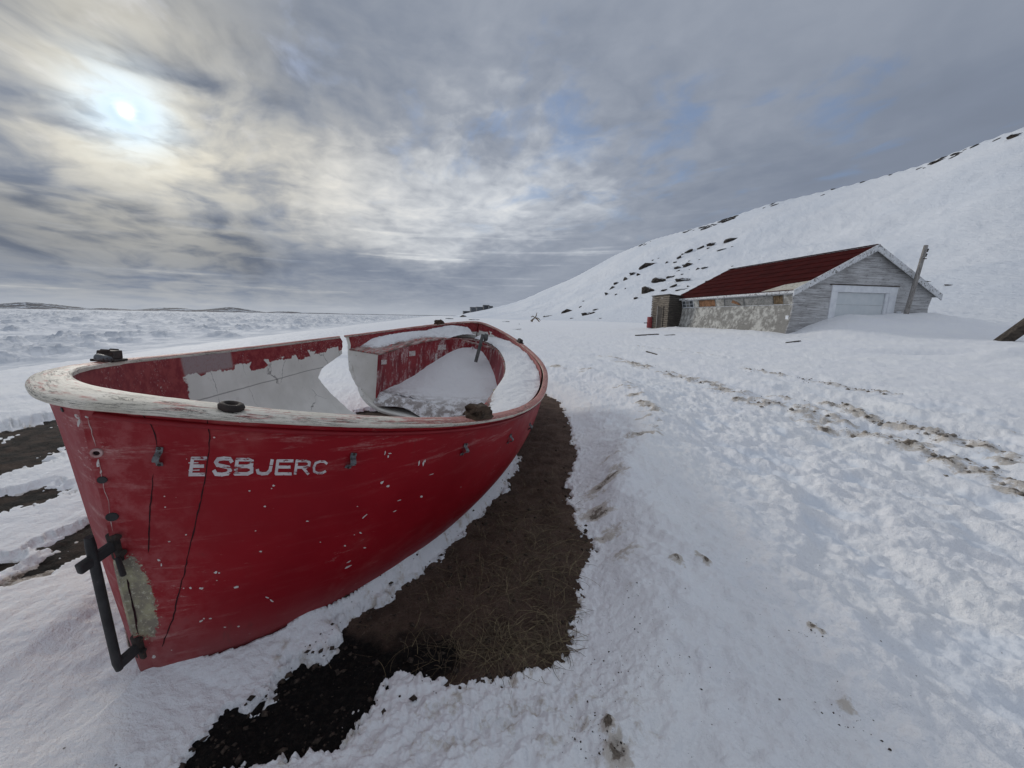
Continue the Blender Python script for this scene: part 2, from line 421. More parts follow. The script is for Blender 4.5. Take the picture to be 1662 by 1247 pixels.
def b_world(P):
    P = np.asarray(P, float); x, y, z = P[..., 0], P[..., 1], P[..., 2]
    y2 = y*math.cos(_l)-z*math.sin(_l); z2 = y*math.sin(_l)+z*math.cos(_l)
    x3 = x*math.cos(_t)-z2*math.sin(_t); z3 = x*math.sin(_t)+z2*math.cos(_t)
    hx, hy = math.sin(_w), math.cos(_w)
    return np.stack([BP['x']+x3*hx-y2*hy, BP['y']+x3*hy+y2*hx, BP['z']+z3], -1)
B_O = b_world(np.zeros(3)); B_E = np.array([b_world(np.eye(3)[i])-B_O for i in range(3)])
def to_boat(Pw): return (np.asarray(Pw)-B_O)@B_E.T
BMAT = Matrix(((*B_E[:, 0], B_O[0]), (*B_E[:, 1], B_O[1]), (*B_E[:, 2], B_O[2]), (0, 0, 0, 1)))
def boat_plane(px, axis, val):
    c0 = to_boat(CAMP); d = ray(*px)@B_E.T; tt = (val-c0[axis])/d[axis]
    return c0+tt*d

# --- features on the ground, from where they show in the photograph
def gpts(L, z=0.02): return np.array([ground(x, y, z)[:2] for x, y in L])
SOIL_POLY = gpts([(880, 640), (905, 655), (922, 690), (932, 740), (914, 790), (930, 840), (957, 888), (925, 940), (928, 1000), (908, 1050), (882, 1078), (810, 1094), (740, 1086), (680, 1082), (640, 1092), (590, 1135), (545, 1182), (490, 1208), (430, 1216), (340, 1240), (250, 1300), (210, 1330), (290, 1247), (330, 1196), (372, 1158), (425, 1138), (470, 1082), (505, 1074), (538, 1052), (552, 1014), (604, 985), (680, 940), (735, 888), (785, 838), (826, 790), (852, 745), (830, 705), (790, 640)])
def poly_sd(x, y, P):
    d = np.full(x.shape, 1e9); ins = np.zeros(x.shape, bool)
    n = len(P)
    for i in range(n):
        ax, ay = P[i]; bx, by = P[(i+1) % n]
        ex, ey = bx-ax, by-ay; wx, wy = x-ax, y-ay
        tt = np.clip((wx*ex+wy*ey)/(ex*ex+ey*ey+1e-12), 0, 1)
        d = np.minimum(d, np.hypot(wx-ex*tt, wy-ey*tt))
        cnd = ((ay > y) != (by > y)) & (x < (bx-ax)*(y-ay)/(by-ay+1e-12)+ax)
        ins ^= cnd
    return np.where(ins, -d, d)
def line_d(x, y, P):
    d = np.full(x.shape, 1e9)
    for i in range(len(P)-1):
        ax, ay = P[i]; bx, by = P[i+1]; ex, ey = bx-ax, by-ay; wx, wy = x-ax, y-ay
        tt = np.clip((wx*ex+wy*ey)/(ex*ex+ey*ey+1e-12), 0, 1)
        d = np.minimum(d, np.hypot(wx-ex*tt, wy-ey*tt))
    return d
MELT = [(gpts([(-60, 762), (0, 742), (60, 722), (112, 693)]), .30), (gpts([(-40, 716), (40, 700), (105, 686)]), .12), (gpts([(-60, 824), (0, 815), (62, 803)]), .13), (gpts([(-40, 960), (60, 950)]), .05), (gpts([(-30, 775), (60, 752)]), .07), (gpts([(45, 936), (110, 905), (178, 856)]), .085), (gpts([(95, 882), (170, 842)]), .06), (gpts([(-30, 925), (12, 918)]), .05), (gpts([(0, 762), (90, 722)]), .07)]
TRACKS = [(gpts([(985, 585), (1080, 612), (1147, 630), (1223, 661), (1287, 668), (1340, 690)], .1), .26, .85), (gpts([(1347, 699), (1398, 707), (1446, 719), (1498, 737), (1558, 761), (1617, 785), (1700, 822)], .12), .15, 1.15),
          (gpts([(1207, 606), (1295, 624), (1378, 640), (1438, 650)], .15), .16, .75), (gpts([(1259, 650), (1358, 668), (1418, 691), (1478, 704), (1538, 724), (1598, 741), (1720, 790)], .12), .12, .95), (gpts([(1015, 566), (1120, 580), (1180, 590)], .15), .15, .5),
          (gpts([(1500, 700), (1580, 710), (1662, 716)], .15), .05, .55)]
BANK = gpts([(900, 606), (945, 612), (1000, 632), (1040, 660), (1062, 700), (1052, 742), (1010, 790), (985, 850), (1000, 905)], .1)
BANK_DIRT = [(1052, 722, .13, .5), (1000, 790, .10, .6), (1095, 938, .040, 1.0), (1134, 936, .034, 1.0), (1142, 946, .025, .9), (1312, 1058, .022, .9), (1324, 1068, .022, .9), (985, 1192, .03, 1.1), (1020, 960, .04, .4), (1370, 1180, .035, .7), (1000, 1235, .05, .8)]
DIRT_SPOTS = [(ground(a, b, .1)[:2], r_, k) for a, b, r_, k in BANK_DIRT]
SHELF = gpts([(1090, 690), (1150, 742), (1200, 770), (1262, 800), (1302, 842), (1312, 900), (1300, 960), (1380, 1010), (1440, 1100)], .08)

def soil_z(x, y):
    z = base_z(x, y) + 0.02*fbm(x/.5, y/.5, 3, 3) + 0.022*fbm(x/.11, y/.11, 3, 5)
    r = np.hypot(x, y)
    z = z + np.where(r < 5, 0.006*fbm(x/.035, y/.035, 2, 6), 0)
    # heaps of brown earth beside the hull
    z = z + 0.05*np.exp(-(((x-.05)/.35)**2+((y-2.3)/.6)**2)) - 0.03*np.exp(-(((x+.8)/.3)**2+((y-1.4)/.25)**2))
    return z
def snow_z(x, y):
    """height, dirt, ice, grit of the snow surface"""
    shp = x.shape; x = x.ravel(); y = y.ravel()
    r = np.hypot(x, y)
    dirt = np.zeros_like(x); ice = np.zeros_like(x); grit = np.zeros_like(x)
    z = base_z(x, y)
    depth = 0.12 + 0.05*fbm(x/1.7, y/1.7, 3, 11)
    ds = x + 6.5 + 0.2*(y-3)
    # wind-worked texture on the land
    land = sstep(-14, -3, ds)
    nearf = sstep(60, 8, r)
    depth = depth + (0.035*ridged(x/.9+y/2.5, y/1.1-x/3.0, 3, 13)*.6 + 0.040*fbm(x/.28, y/.4, 4, 15))*lerp(.35, 1, land)*sstep(90, 20, r)
    k = r < 14
    xk, yk = x[k], y[k]
    depth[k] += (0.021*fbm(xk/.10, yk/.10, 3, 17) + .016*np.maximum(ridged(xk/.22+.3*yk, yk/.16, 3, 18)-.25, 0) - .016*np.maximum(fbm(xk/.17, yk/.2, 3, 20)-.22, 0))*sstep(14, 7, r[k])
    # wind-carved ridges running with the track
    rd = np.array([-.62, .785]); ra = xk*rd[0]+yk*rd[1]; rc = xk*rd[1]-yk*rd[0]
    wob0 = .35*fbm(xk/1.1, yk/1.1, 2, 14)
    carve = ridged(ra/.75+wob0, rc/.26+wob0, 4, 16, .55)
    area = sstep(.45, 1.1, xk-.02*yk)*sstep(14, 8, r[k])
    depth[k] += area*(.042*np.maximum(carve, -.2)+.022*fbm(ra/.22, rc/.09, 3, 24))
    # trampled, refrozen bumps to the right
    msk = sstep(.9, 2.2, xk-.12*yk)*sstep(13, 6, r[k])
    bump = fbm(xk/.34, yk/.42, 3, 19)
    depth[k] += msk*(0.060*bump + 0.026*ridged(xk/.5, yk/.35, 3, 21))
    ice[k] = msk*sstep(.0, -.45, bump+.25*fbm(xk/1.5, yk/1.5, 2, 23))*.9
    # shelf edge
    sd_ = line_d(xk, yk, SHELF); side = xk - np.interp(yk, SHELF[::-1, 1], SHELF[::-1, 0])
    wob = .06*fbm(xk/.3, yk/.3, 3, 25)
    depth[k] += 0.05*sstep(.05, -.06, side+wob)*np.exp(-(np.maximum(-side, 0)/1.1)**2)*sstep(5.5, 4.2, yk)
    # bank along the bare earth
    bd = line_d(xk, yk, BANK)
    depth[k] += 0.10*np.exp(-(bd/.45)**2)*(1+.4*fbm(xk/.25, yk/.25, 3, 27)) + .03*np.exp(-(bd/.16)**2)
    bank_n = fbm(xk/.5+.4*yk, yk/.22, 4, 22)
    bside = sstep(.25, -.15, xk-np.interp(yk, BANK[::-1, 1], BANK[::-1, 0]))
    dirt[k] = np.maximum(dirt[k], np.exp(-(bd/.33)**2)*sstep(-.15, .45, bank_n)*(.45+.5*bside)*sstep(1.8, 2.6, yk))
    for (c_, rad, a_) in DIRT_SPOTS:
        q = np.hypot(xk-c_[0], (yk-c_[1])*.7)*(1+.5*fbm(xk/.03, yk/.03, 3, 28))
        dirt[k] = np.maximum(dirt[k], a_*np.exp(-(q/rad)**2))
        if rad < .06: depth[k] += .018*np.exp(-(q/rad)**2)
    # tracks with brown slush
    kt = (r < 45) & (x > .5)
    xt, yt = x[kt], y[kt]
    for P, hw, a_ in TRACKS:
        q = line_d(xt, yt, P)*(1+.35*fbm(xt/.8, yt/.8, 2, 29))
        hw = hw*1.3; e = np.exp(-(q/hw)**2)
        lump = fbm(xt/.22, yt/.22, 4, 31)
        brk = sstep(-.35, .15, fbm(xt/.9, yt/.9, 3, 33)+.12)
        depth[kt] += e*brk*(0.10*lump-.015) - .04*np.exp(-((q-hw*1.6)/hw/.8)**2)
        dirt[kt] = np.maximum(dirt[kt], a_*np.exp(-(q/hw/1.25)**2)*brk*(.66+1.0*lump))
    # pressed wheel lanes between the slush lines
    lane = line_d(xt, yt, TRACKS[3][0]+np.array([.55, .45])); lane2 = line_d(xt, yt, TRACKS[1][0]-np.array([.75, .6]))
    for q_ in (lane, lane2):
        depth[kt] += -.05*np.exp(-(q_/.22)**4)+.02*np.exp(-((q_-.32)/.09)**2) + .012*np.exp(-(q_/.22)**4)*np.sin(yt*38+xt*9)
    # bare strips on the left
    soilm = np.full(x.shape, 1.0)
    km = (r < 14) & (x < -1.0)
    xm, ym = x[km], y[km]
    md = MELT[0][0][2]-MELT[0][0][0]; md = md/np.linalg.norm(md)
    la = xm*md[0]+ym*md[1]; lc = -xm*md[1]+ym*md[0]
    wn = 1.15*fbm(la/.8, lc/.10, 4, 35)+.6*fbm(xm/.07, ym/.07, 3, 36)
    thin = sstep(-1.9, -2.6, xm)*sstep(8, 5, -xm)
    depth[km] = lerp(depth[km], .035+.35*(depth[km]-.12)+.012*fbm(la/.7, lc/.07, 3, 38), thin)
    for P, hw in MELT:
        q = line_d(xm, ym, P)/hw + wn*1.4
        depth[km] = np.minimum(depth[km], np.where(q > 2.2, 1.0, -.03+.05*sstep(.5, 2.2, q)))
        dirt[km] = np.maximum(dirt[km], .75*sstep(1.9, .9, q))
    smooth0 = np.exp(-(((xk+1.9)/.7)**2+((yk-1.2)/.6)**2))
    depth[k] = lerp(depth[k], .12+.05*fbm(xk/.8, yk/.8, 2, 12)+.004*fbm(xk/.07, yk/.07, 2, 26), smooth0*.9)
    # smooth bank of snow round the near stem
    depth[k] += .10*np.exp(-(((xk+2.6)/.7)**2+((yk-1.6)/.5)**2)) - .07*np.exp(-(((xk+1.55)/.35)**2+((yk-1.25)/.3)**2))
    # bare earth beside the boat
    sd = poly_sd(xk, yk, SOIL_POLY)
    sdn = sd + .10*fbm(xk/.22, yk/.22, 4, 37) + .04*fbm(xk/.05, yk/.05, 3, 39)
    dk = depth[k]
    ew = lerp(.30, .09, sstep(.3, -.1, xk)*sstep(1.5, 1.8, yk)); edge = sstep(-.01, ew, sdn)
    rough_edge = np.exp(-((sd-.12)/.16)**2)
    crust = -.045+.065*sstep(-.02, .05, sdn+.05*fbm(xk/.035, yk/.035, 3, 46))+rough_edge*.018*fbm(xk/.05, yk/.05, 3, 47)
    lift = sstep(.04, lerp(.55, .12, sstep(.3, -.1, xk)*sstep(1.5, 1.8, yk)), sd)
    dk = np.where(sdn < 1.2, lerp(np.minimum(crust, dk), dk, lift), dk)
    dirt[k] = np.maximum(dirt[k], .50*np.exp(-(np.maximum(sdn, 0)/.13)**2)*(.6+.9*fbm(xk/.06, yk/.06, 3, 40)))
    grit[k] = np.exp(-(np.maximum(sd, 0)/.9)**2)
    # crusty dirty lumps at the near end of the earth
    cr = np.exp(-(((xk-.0)/.75)**2+((yk-1.25)/.28)**2))
    dk = dk + cr*.05*(fbm(xk/.06, yk/.06, 3, 49))*(edge > .2)
    dirt[k] = np.maximum(dirt[k], cr*.5*sstep(.0, .6, fbm(xk/.09, yk/.09, 3, 51)+.3))
    # inside the hull there is no ground snow
    pb = to_boat(np.stack([xk, yk, np.full_like(xk, .1)], -1))
    sb = np.clip(pb[:, 0]/3.32, -1, 1); ins = (np.abs(pb[:, 1]) < b_half(sb)*.80) & (np.abs(pb[:, 0]) < 3.25)
    ins |= (np.abs(pb[:, 0]-.75) < .55) & (np.abs(pb[:, 1]-.6) < .75+.15*fbm(xk/.2, yk/.2, 3, 48))
    dk = np.where(ins, np.minimum(dk, -.06), dk)
    # a little snow against the starboard side of the bow
    nb = np.exp(-((np.abs(pb[:, 1])-b_half(sb)*.78)/.22)**2)*(pb[:, 1] < 0)*sstep(-2.2, -3.0, pb[:, 0])
    dk = np.where(~ins, dk+.05*nb, dk)
    depth[k] = dk
    z = z + depth
    # drifts round the shed
    ks = (x > 6) & (x < 60) & (y > 8) & (y < 60)
    if ks.any():
        u, a = shed_local(x[ks], y[ks])
        front = np.exp(-(np.maximum(-a-.2, 0)/2.6)**2)*sstep(SL+1, SL-3, a)
        prof = np.interp(u, [-8, -5.3, -4.6, -3.6, -2.2, -.8, .6, 2.2, 4.4, 5.2, 7, 10], [.0, .0, .12, .55, .98, 1.16, 1.06, 1.14, 1.16, 1.05, .75, .2])
        crest = .25*np.exp(-((a+2.6+.15*u)/.9)**2)*np.exp(-((u-1.5)/2.6)**2)
        sidew = np.exp(-((u+SWB+.6)/.9)**2)*sstep(-.8, 1.5, a)*sstep(SL+2, SL-1, a)
        lb = SZ0-.05
        zz_ = z[ks]; zb = np.maximum(zz_, lb*np.exp(-(np.maximum(-a-.1, 0)/6)**2)*np.exp(-(np.maximum(np.abs(u)-SWB, 0)/6)**2))
        z[ks] = zb + front*prof + crest + sidew*(.22+.05*fbm(x[ks]/.7, y[ks]/.7, 3, 53))
        # wind scoop right of the shed
        c_ = ground(1590, 553, .9)[:2]*0 + np.array([15.3, 13.6])
        q = np.hypot((x[ks]-c_[0])/1.6, (y[ks]-c_[1])/.9)
        z[ks] += -.35*np.exp(-q**2) + .32*np.exp(-(((x[ks]-16.2)/1.5)**2+((y[ks]-12.4)/.6)**2))
    # sea ice: smooth near the shore, broken hummocks beyond
    rough = sstep(-9, -17, ds+2.2*fbm(x/9, y/9, 2, 55))
    ki = rough > 0
    xi, yi = x[ki], y[ki]; ri = r[ki]
    blk = fbm(xi/2.6, yi/2.6, 4, 57, .55); rid = ridged(xi/5.5, yi/5.5, 3, 59); patch = sstep(-.35, .35, fbm(xi/14, yi/14, 3, 61))
    hh = np.maximum(blk*1.15+rid*.55-.10, -.04)*patch
    hh = np.where(hh > .15, .15+np.round((hh-.15)*5)/5*.6+(hh-.15)*.4, hh)
    amp = .85*(1+np.clip(ri/260, 0, 1.2))
    z[ki] += rough[ki]*amp*hh
    ice[ki] = np.maximum(ice[ki], rough[ki]*sstep(.1, .6, hh))
    z = z + hill_z(x, y)
    return z.reshape(shp), dirt.reshape(shp), ice.reshape(shp), grit.reshape(shp)

# ------------------------------------------------------------------ ground meshes
def polar_grid(az, rad):
    A, Rr = np.meshgrid(az, rad)
    return Rr*np.sin(A), Rr*np.cos(A)
def grid_faces(nr, nc):
    i = np.arange(nr-1)[:, None]*nc + np.arange(nc-1)[None]
    return np.stack([i, i+1, i+nc+1, i+nc], -1)   # nr-1, nc-1, 4
az_d = np.linspace(R(-63), R(63), 1000)
az = np.concatenate([np.linspace(R(-180), R(-64), 60), az_d, np.linspace(R(64), R(180), 60)])
rad = [0.55]
while rad[-1] < 5200:
    r_ = rad[-1]
    rad.append(r_ + min((r_*r_+HC*HC)/HC*R(0.125), (.0145 if r_ < 420 else .05)*r_))
rad = np.array(rad)
GX, GY = polar_grid(az, rad)
GZ, GD, GI, GG = snow_z(GX, GY)
DSH = GX + 6.5 + 0.2*(GY-3)
AZ2 = np.arctan2(GX, GY)
hill_m = (np.hypot(GX, GY) > np.interp(AZ2, _dfa, _dfd)) & (AZ2 > _az[0]) & (DSH > -10)
ice_m = (DSH < -8) & ~hill_m
FC = grid_faces(*GX.shape)
cls = np.where(hill_m, 2, np.where(ice_m, 1, 0))[:-1, :-1]
Vall = np.stack([GX, GY, GZ], -1).reshape(-1, 3)
for ci, nm_, mt in ((0, 'snow_ground', m_snow), (1, 'sea_ice', m_ice), (2, 'hill', m_hill)):
    f = FC[cls == ci].reshape(-1, 4)
    used, inv = np.unique(f, return_inverse=True)
    o = mesh_obj(nm_, Vall[used], inv.reshape(-1, 4)[:, ::-1], mt, smooth=True,
                 attrs={'dirt': GD.ravel()[used], 'ice': GI.ravel()[used], 'grit': GG.ravel()[used]})
    tag(o, kind='structure')
# patch of ground under the camera
th = np.linspace(0, 2*np.pi, 49)[:-1]
zc = snow_z(np.array([.0]), np.array([.0]))[0][0]
ring = np.stack([.6*np.sin(th), .6*np.cos(th)], 1); zr = snow_z(ring[:, 0], ring[:, 1])[0]
tag(mesh_obj('snow_underfoot', [(0, 0, zc)]+[(a, b, c2-.005) for (a, b), c2 in zip(ring, zr)], [(0, 1+(i+1) % 48, 1+i) for i in range(48)], m_snow, smooth=True), kind='structure')
# bare earth below the snow
saz = np.linspace(R(-64), R(30), 520); srad = [0.7]
while srad[-1] < 13: srad.append(srad[-1] + min((srad[-1]**2+HC*HC)/HC*R(0.2), .02*srad[-1]))
SXg, SYg = polar_grid(saz, np.array(srad)); SZg = soil_z(SXg, SYg)
wet = sstep(-.15, -.75, SXg)*sstep(1.95, 1.45, SYg) + sstep(-1.0, -2.5, SXg)*.55
wet = np.maximum(wet, .8*np.exp(-(((SXg+.45)/.35)**2+((SYg-1.55)/.25)**2)))
tag(mesh_obj('bare_earth', np.stack([SXg, SYg, SZg], -1).reshape(-1, 3), grid_faces(*SXg.shape).reshape(-1, 4)[:, ::-1], m_soil, smooth=True, attrs={'wet': wet.ravel()}), kind='structure')

# height look-up for placing things
def zsnow(x, y): return float(snow_z(np.array([float(x)]), np.array([float(y)]))[0][0])
def hit_ground(px, py, lo=1.0, hi=700, n=1600):
    d = ray(px, py); hn = math.hypot(d[0], d[1])
    tt = np.geomspace(lo, hi, n)/hn
    X = CAMP[0]+tt*d[0]; Y = CAMP[1]+tt*d[1]; Z = CAMP[2]+tt*d[2]
    G = snow_z(X, Y)[0]
    i = np.argmax(Z < G)
    if Z[i] >= G[i]: return None
    if i == 0: return np.array([X[0], Y[0], G[0]])
    a = (Z[i-1]-G[i-1])/((Z[i-1]-G[i-1])-(Z[i]-G[i])+1e-12)
    X = lerp(X[i-1], X[i], a); Y = lerp(Y[i-1], Y[i], a)
    return np.array([X, Y, zsnow(X, Y)])

# low land across the ice
def far_land():
    pts = [(-60, 497), (0, 493.5), (35, 490.5), (60, 491.5), (80, 493), (110, 497), (135, 499.5), (150, 501), (170, 500.4), (195, 502), (215, 503.5), (240, 501.5), (258, 499.8), (290, 500), (315, 502.5), (330, 503), (350, 500.8), (372, 498.6), (390, 500.5), (410, 504), (432, 507.5), (448, 506), (470, 506), (500, 508), (530, 508.6), (560, 510), (600, 510.5), (640, 511.5), (690, 512.5), (740, 514), (780, 516)]
    A = []; Hh = []
    for px, py in pts:
        d = ray(px, py); A.append(math.atan2(d[0], d[1])); Hh.append(max(d[2]/math.hypot(d[0], d[1]), 0.0002))
    m, t = new_mat('far_land')
    oc = objco(t); g = t.n('ShaderNodeNewGeometry')
    n = t.noise(t.mapping(oc, scale=(1, 1, 2.5)), .018, 8, .68)
    finish(t, t.mix(t.rng(n, .52, .60), (.060, .070, .092), (.55, .60, .68)), .9, n, .5, 4)
    aa = np.linspace(A[0], A[-1], 700); D0 = 3000.
    hh = np.interp(aa, A, Hh)
    rows = []
    for k, (q, off) in enumerate([(0, -260), (.45, -120), (.8, -45), (1.0, 0), (.8, 120), (0, 420)]):
        Dd = D0+off + 25*fbm(aa*60, np.full_like(aa, k*3.1), 3, 63)
        zz_ = HC + hh*Dd*.95 + 1.0
        zz_ = np.where(q == 1.0, zz_+ (hh > .0006)*1.2*fbm(aa*900, aa*0, 3, 65)*2, zz_)
        z_ = -1.2 + (zz_+1.2)*q + (q not in (0, 1.0))*4*fbm(aa*300, np.full_like(aa, k), 3, 67)*(hh/.01)
        rows.append(np.stack([Dd*np.sin(aa), Dd*np.cos(aa), z_], -1))
    V = np.stack(rows); o = mesh_obj('far_hills', V.reshape(-1, 3), grid_faces(6, 700).reshape(-1, 4)[:, ::-1], m, smooth=True)
    tag(o, kind='structure')
far_land()

# ------------------------------------------------------------------ the boat: materials
m_hull, t = new_mat('red_hull_paint')
oc = objco(t)   # boat frame, metres
dep = attr(t, 'depth'); ss_ = attr(t, 's'); bare = attr(t, 'bare'); stemw = attr(t, 'stem')
n1 = t.noise(oc, 2.2, 6, .6); n2 = t.noise(oc, 14, 6, .65); n3 = t.noise(oc, 70, 4, .7)
streak = t.noise(t.mapping(oc, scale=(1, 1, 7)), 3.2, 7, .68, .3)
streak2 = t.noise(t.mapping(oc, rot=(0, R(25), 0), scale=(1.3, 1.3, 9)), 9, 6, .7, .4)
red = t.mix(t.rng(n1, .3, .7), (.235, .0035, .0095), (.290, .0050, .012))
red = t.mix(t.rng(n2, .62, .75, 0, .5), red, (.17, .007, .013))
# chalky rubbed paint, mostly in a belt below the rail and by the stem
rub = t.m('MULTIPLY', t.rng(streak, .52, .72), t.m('ADD', t.m('MULTIPLY', t.rng(dep, .30, .08), .55), t.m('ADD', t.m('MULTIPLY', stemw, .75), .07)))
red = t.mix(t.m('MULTIPLY', rub, t.rng(n3, .35, .6, .45, 1)), red, (.50, .27, .25))
red = t.mix(t.m('MULTIPLY', t.m('MULTIPLY', t.rng(streak2, .62, .72), t.rng(n1, .5, .62)), .40), red, (.55, .33, .30))
red = t.mix(t.m('MULTIPLY', stemw, t.rng(n2, .40, .65, .10, .55)), red, (.42, .13, .13))
fade = t.noise(oc, 1.3, 5, .6, .4)
red = t.mix(t.m('MULTIPLY', t.rng(fade, .50, .66), t.rng(n2, .32, .6, .15, .75)), red, (.36, .085, .08))
scuff = t.m('MULTIPLY', t.rng(t.noise(t.mapping(oc, rot=(0, R(-18), R(20)), scale=(1, 1, 3)), 22, 7, .75), .56, .64), t.rng(t.noise(oc, 2.1, 4, .6), .55, .66))
red = t.mix(t.m('MULTIPLY', scuff, .8), red, (.50, .30, .28))
runs = t.m('MULTIPLY', t.rng(t.noise(t.mapping(oc, scale=(9, 9, .5)), 2.2, 6, .65), .58, .70), t.rng(t.noise(oc, 1.1, 3, .5), .48, .62))
red = t.mix(t.m('MULTIPLY', runs, .45), red, (.12, .022, .018))
# pin-head chips
vo = t.n('ShaderNodeTexVoronoi', ins={'Vector': oc, 'Scale': 17.0})
chip = t.m('MULTIPLY', t.rng(t.m('ADD', vo.outputs['Distance'], t.m('MULTIPLY', n3, .05)), .085, .07), t.rng(t.noise(oc, 2.6, 3, .5), .58, .66))
red = t.mix(chip, red, (.62, .52, .50))
# grime low down
red = t.mix(t.m('MULTIPLY', t.rng(dep, .85, 1.25), t.rng(n1, .4, .62, .1, .5)), red, (.20, .12, .115))
# gel coat laid bare by the stem
bm_ = t.rng(t.m('ADD', bare, t.m('MULTIPLY', t.m('SUBTRACT', t.m('ADD', n2, n3), 1.0), .55)), .46, .54)
gel = t.mix(t.rng(n2, .35, .6), (.40, .37, .24), (.24, .21, .165))
gel = t.mix(t.rng(n3, .55, .65), gel, (.50, .47, .36))
cs = t.mix(bm_, red, gel)
finish(t, cs, t.rng(n1, .3, .7, .45, .62), t.m('SUBTRACT', t.m('ADD', t.m('MULTIPLY', n3, .25), t.m('MULTIPLY', n2, .3)), t.m('MULTIPLY', t.m('MAXIMUM', bm_, chip), .8)), .35, .004, 0, .2)

m_liner, t = new_mat('peeling_inner_skin')
oc = objco(t); dep = attr(t, 'depth'); ss_ = attr(t, 's')
n1 = t.noise(oc, 3, 6, .6); n2 = t.noise(oc, 14, 6, .7); n3 = t.noise(oc, 60, 5, .7)
blk = t.n('ShaderNodeTexVoronoi', ins={'Vector': t.mapping(oc, scale=(1.0, 1, .8)), 'Scale': 5.5}); blkv = t.n('ShaderNodeSeparateColor', ins={0: blk.outputs['Color']}).outputs[0]
thr = t.m('ADD', .055, t.m('ADD', t.m('MULTIPLY', blkv, .12), t.m('MULTIPLY', n2, .07)))
white = t.m('MULTIPLY', t.rng(t.m('SUBTRACT', dep, thr), -.004, .004), t.rng(t.m('ADD', ss_, t.m('MULTIPLY', t.m('SUBTRACT', n2, .5), .05)), -.565, -.560))
red = t.mix(t.rng(n2, .40, .62), (.21, .014, .022), (.30, .045, .045))
red = t.mix(t.m('MULTIPLY', t.rng(n3, .56, .64), t.rng(n1, .42, .6)), red, (.55, .44, .42))
bl = t.m('MULTIPLY', t.m('MULTIPLY', t.rng(ss_, -.565, -.555), t.rng(ss_, -.375, -.385)), t.rng(dep, .16, .13))
red = t.mix(t.m('MULTIPLY', bl, t.rng(n3, .3, .5, .55, .95)), red, (.33, .26, .26))
gel = t.mix(t.rng(n1, .3, .7), (.66, .65, .60), (.78, .77, .72))
gel = t.mix(t.rng(n2, .58, .72, 0, .5), gel, (.52, .50, .45))
crk = t.n('ShaderNodeTexVoronoi', feature='DISTANCE_TO_EDGE', ins={'Vector': t.vm('ADD', oc, t.vm('SCALE', t.noise(oc, 5, 4, .6, 0, 1), scale=.16)), 'Scale': 1.9})
gel = t.mix(t.m('MULTIPLY', t.m('MULTIPLY', t.rng(crk.outputs[0], .010, .003), t.rng(n1, .45, .6)), .7), gel, (.10, .09, .08))
seam = t.m('ABSOLUTE', t.m('SUBTRACT', dep, t.m('ADD', .34, t.m('MULTIPLY', n1, .02))))
gel = t.mix(t.m('MULTIPLY', t.rng(seam, .007, .002), .7), gel, (.17, .16, .15))
finish(t, t.mix(white, red, gel), .6, t.m('ADD', t.m('MULTIPLY', white, -.8), t.m('MULTIPLY', n3, .3)), .5, .006, 0, .3)

m_rail, t = new_mat('worn_rail_paint')
oc = objco(t); topf = attr(t, 'top'); ss_ = attr(t, 's'); arc = attr(t, 'arc')
along = t.n('ShaderNodeCombineXYZ', ins={0: arc, 1: t.m('MULTIPLY', attr(t, 'across'), 9.0), 2: 0.0}).outputs[0]
n1 = t.noise(along, 2.0, 6, .62); n2 = t.noise(along, 8.0, 7, .7, .4); n3 = t.noise(oc, 55, 5, .7); n4 = t.noise(oc, 7, 5, .65)
cream = t.mix(t.rng(n4, .3, .7), (.66, .61, .51), (.80, .75, .66))
cream = t.mix(t.rng(n3, .5, .68, 0, .5), cream, (.40, .36, .30))
pink = t.mix(t.rng(n3, .35, .65), (.40, .10, .09), (.50, .24, .20))
pm_ = t.m('ADD', t.m('MULTIPLY', topf, t.rng(ss_, -.93, -.60, .12, .55)), t.m('MULTIPLY', t.rng(ss_, .1, .5), .24))
cs = t.mix(t.rng(t.m('ADD', t.m('ADD', n2, t.m('MULTIPLY', t.m('SUBTRACT', n4, .5), .7)), pm_), .64, .78, 0, .9), cream, pink)
orange = t.m('MULTIPLY', t.m('MULTIPLY', topf, t.rng(n1, .58, .66)), t.rng(ss_, -.95, -.80))
cs = t.mix(t.m('MULTIPLY', orange, .55), cs, (.42, .17, .10))
crack = t.rng(t.m('ABSOLUTE', t.m('SUBTRACT', t.noise(along, 4.5, 8, .72, .8), .5)), .016, .005)
crack = t.m('MULTIPLY', crack, t.rng(n1, .42, .58))
cs = t.mix(crack, cs, (.028, .022, .018))
finish(t, cs, .62, t.m('SUBTRACT', t.m('ADD', n2, t.m('MULTIPLY', n3, .4)), t.m('MULTIPLY', crack, 1.5)), .6, .006, 0, .3)

m_tank, t = new_mat('scraped_red_tank')
oc = objco(t)
n1 = t.noise(t.mapping(oc, scale=(1, 1, .35)), 9, 7, .7, .3); n2 = t.noise(oc, 30, 6, .7); n3 = t.noise(oc, 3, 4, .6)
red = t.mix(t.rng(n3, .35, .65), (.20, .014, .022), (.29, .03, .036))
cs = t.mix(t.m('MULTIPLY', t.rng(n1, .48, .64), t.rng(n2, .36, .58)), red, (.55, .42, .41))
finish(t, cs, .55, t.m('ADD', n1, n2), .4, .004, 0, .35)
simple('gel_white', (.66, .65, .60), (.76, .75, .71), 3, .55, .002, c3=(.35, .33, .29), s3=22, t3=(.62, .72))
simple('bench_wood', (.15, .085, .07), (.46, .36, .33), 7, .8, .006, stretch=(.5, 2, 2), c3=(.40, .08, .075), s3=12, t3=(.52, .62))
simple('rusty_iron', (.018, .014, .013), (.050, .036, .030), 18, .75, .003, c3=(.10, .048, .025), s3=40, t3=(.60, .72))
simple('black_pipe', (.017, .016, .017), (.035, .033, .034), 10, .55, .002, c3=(.07, .06, .058), s3=60, t3=(.62, .74))
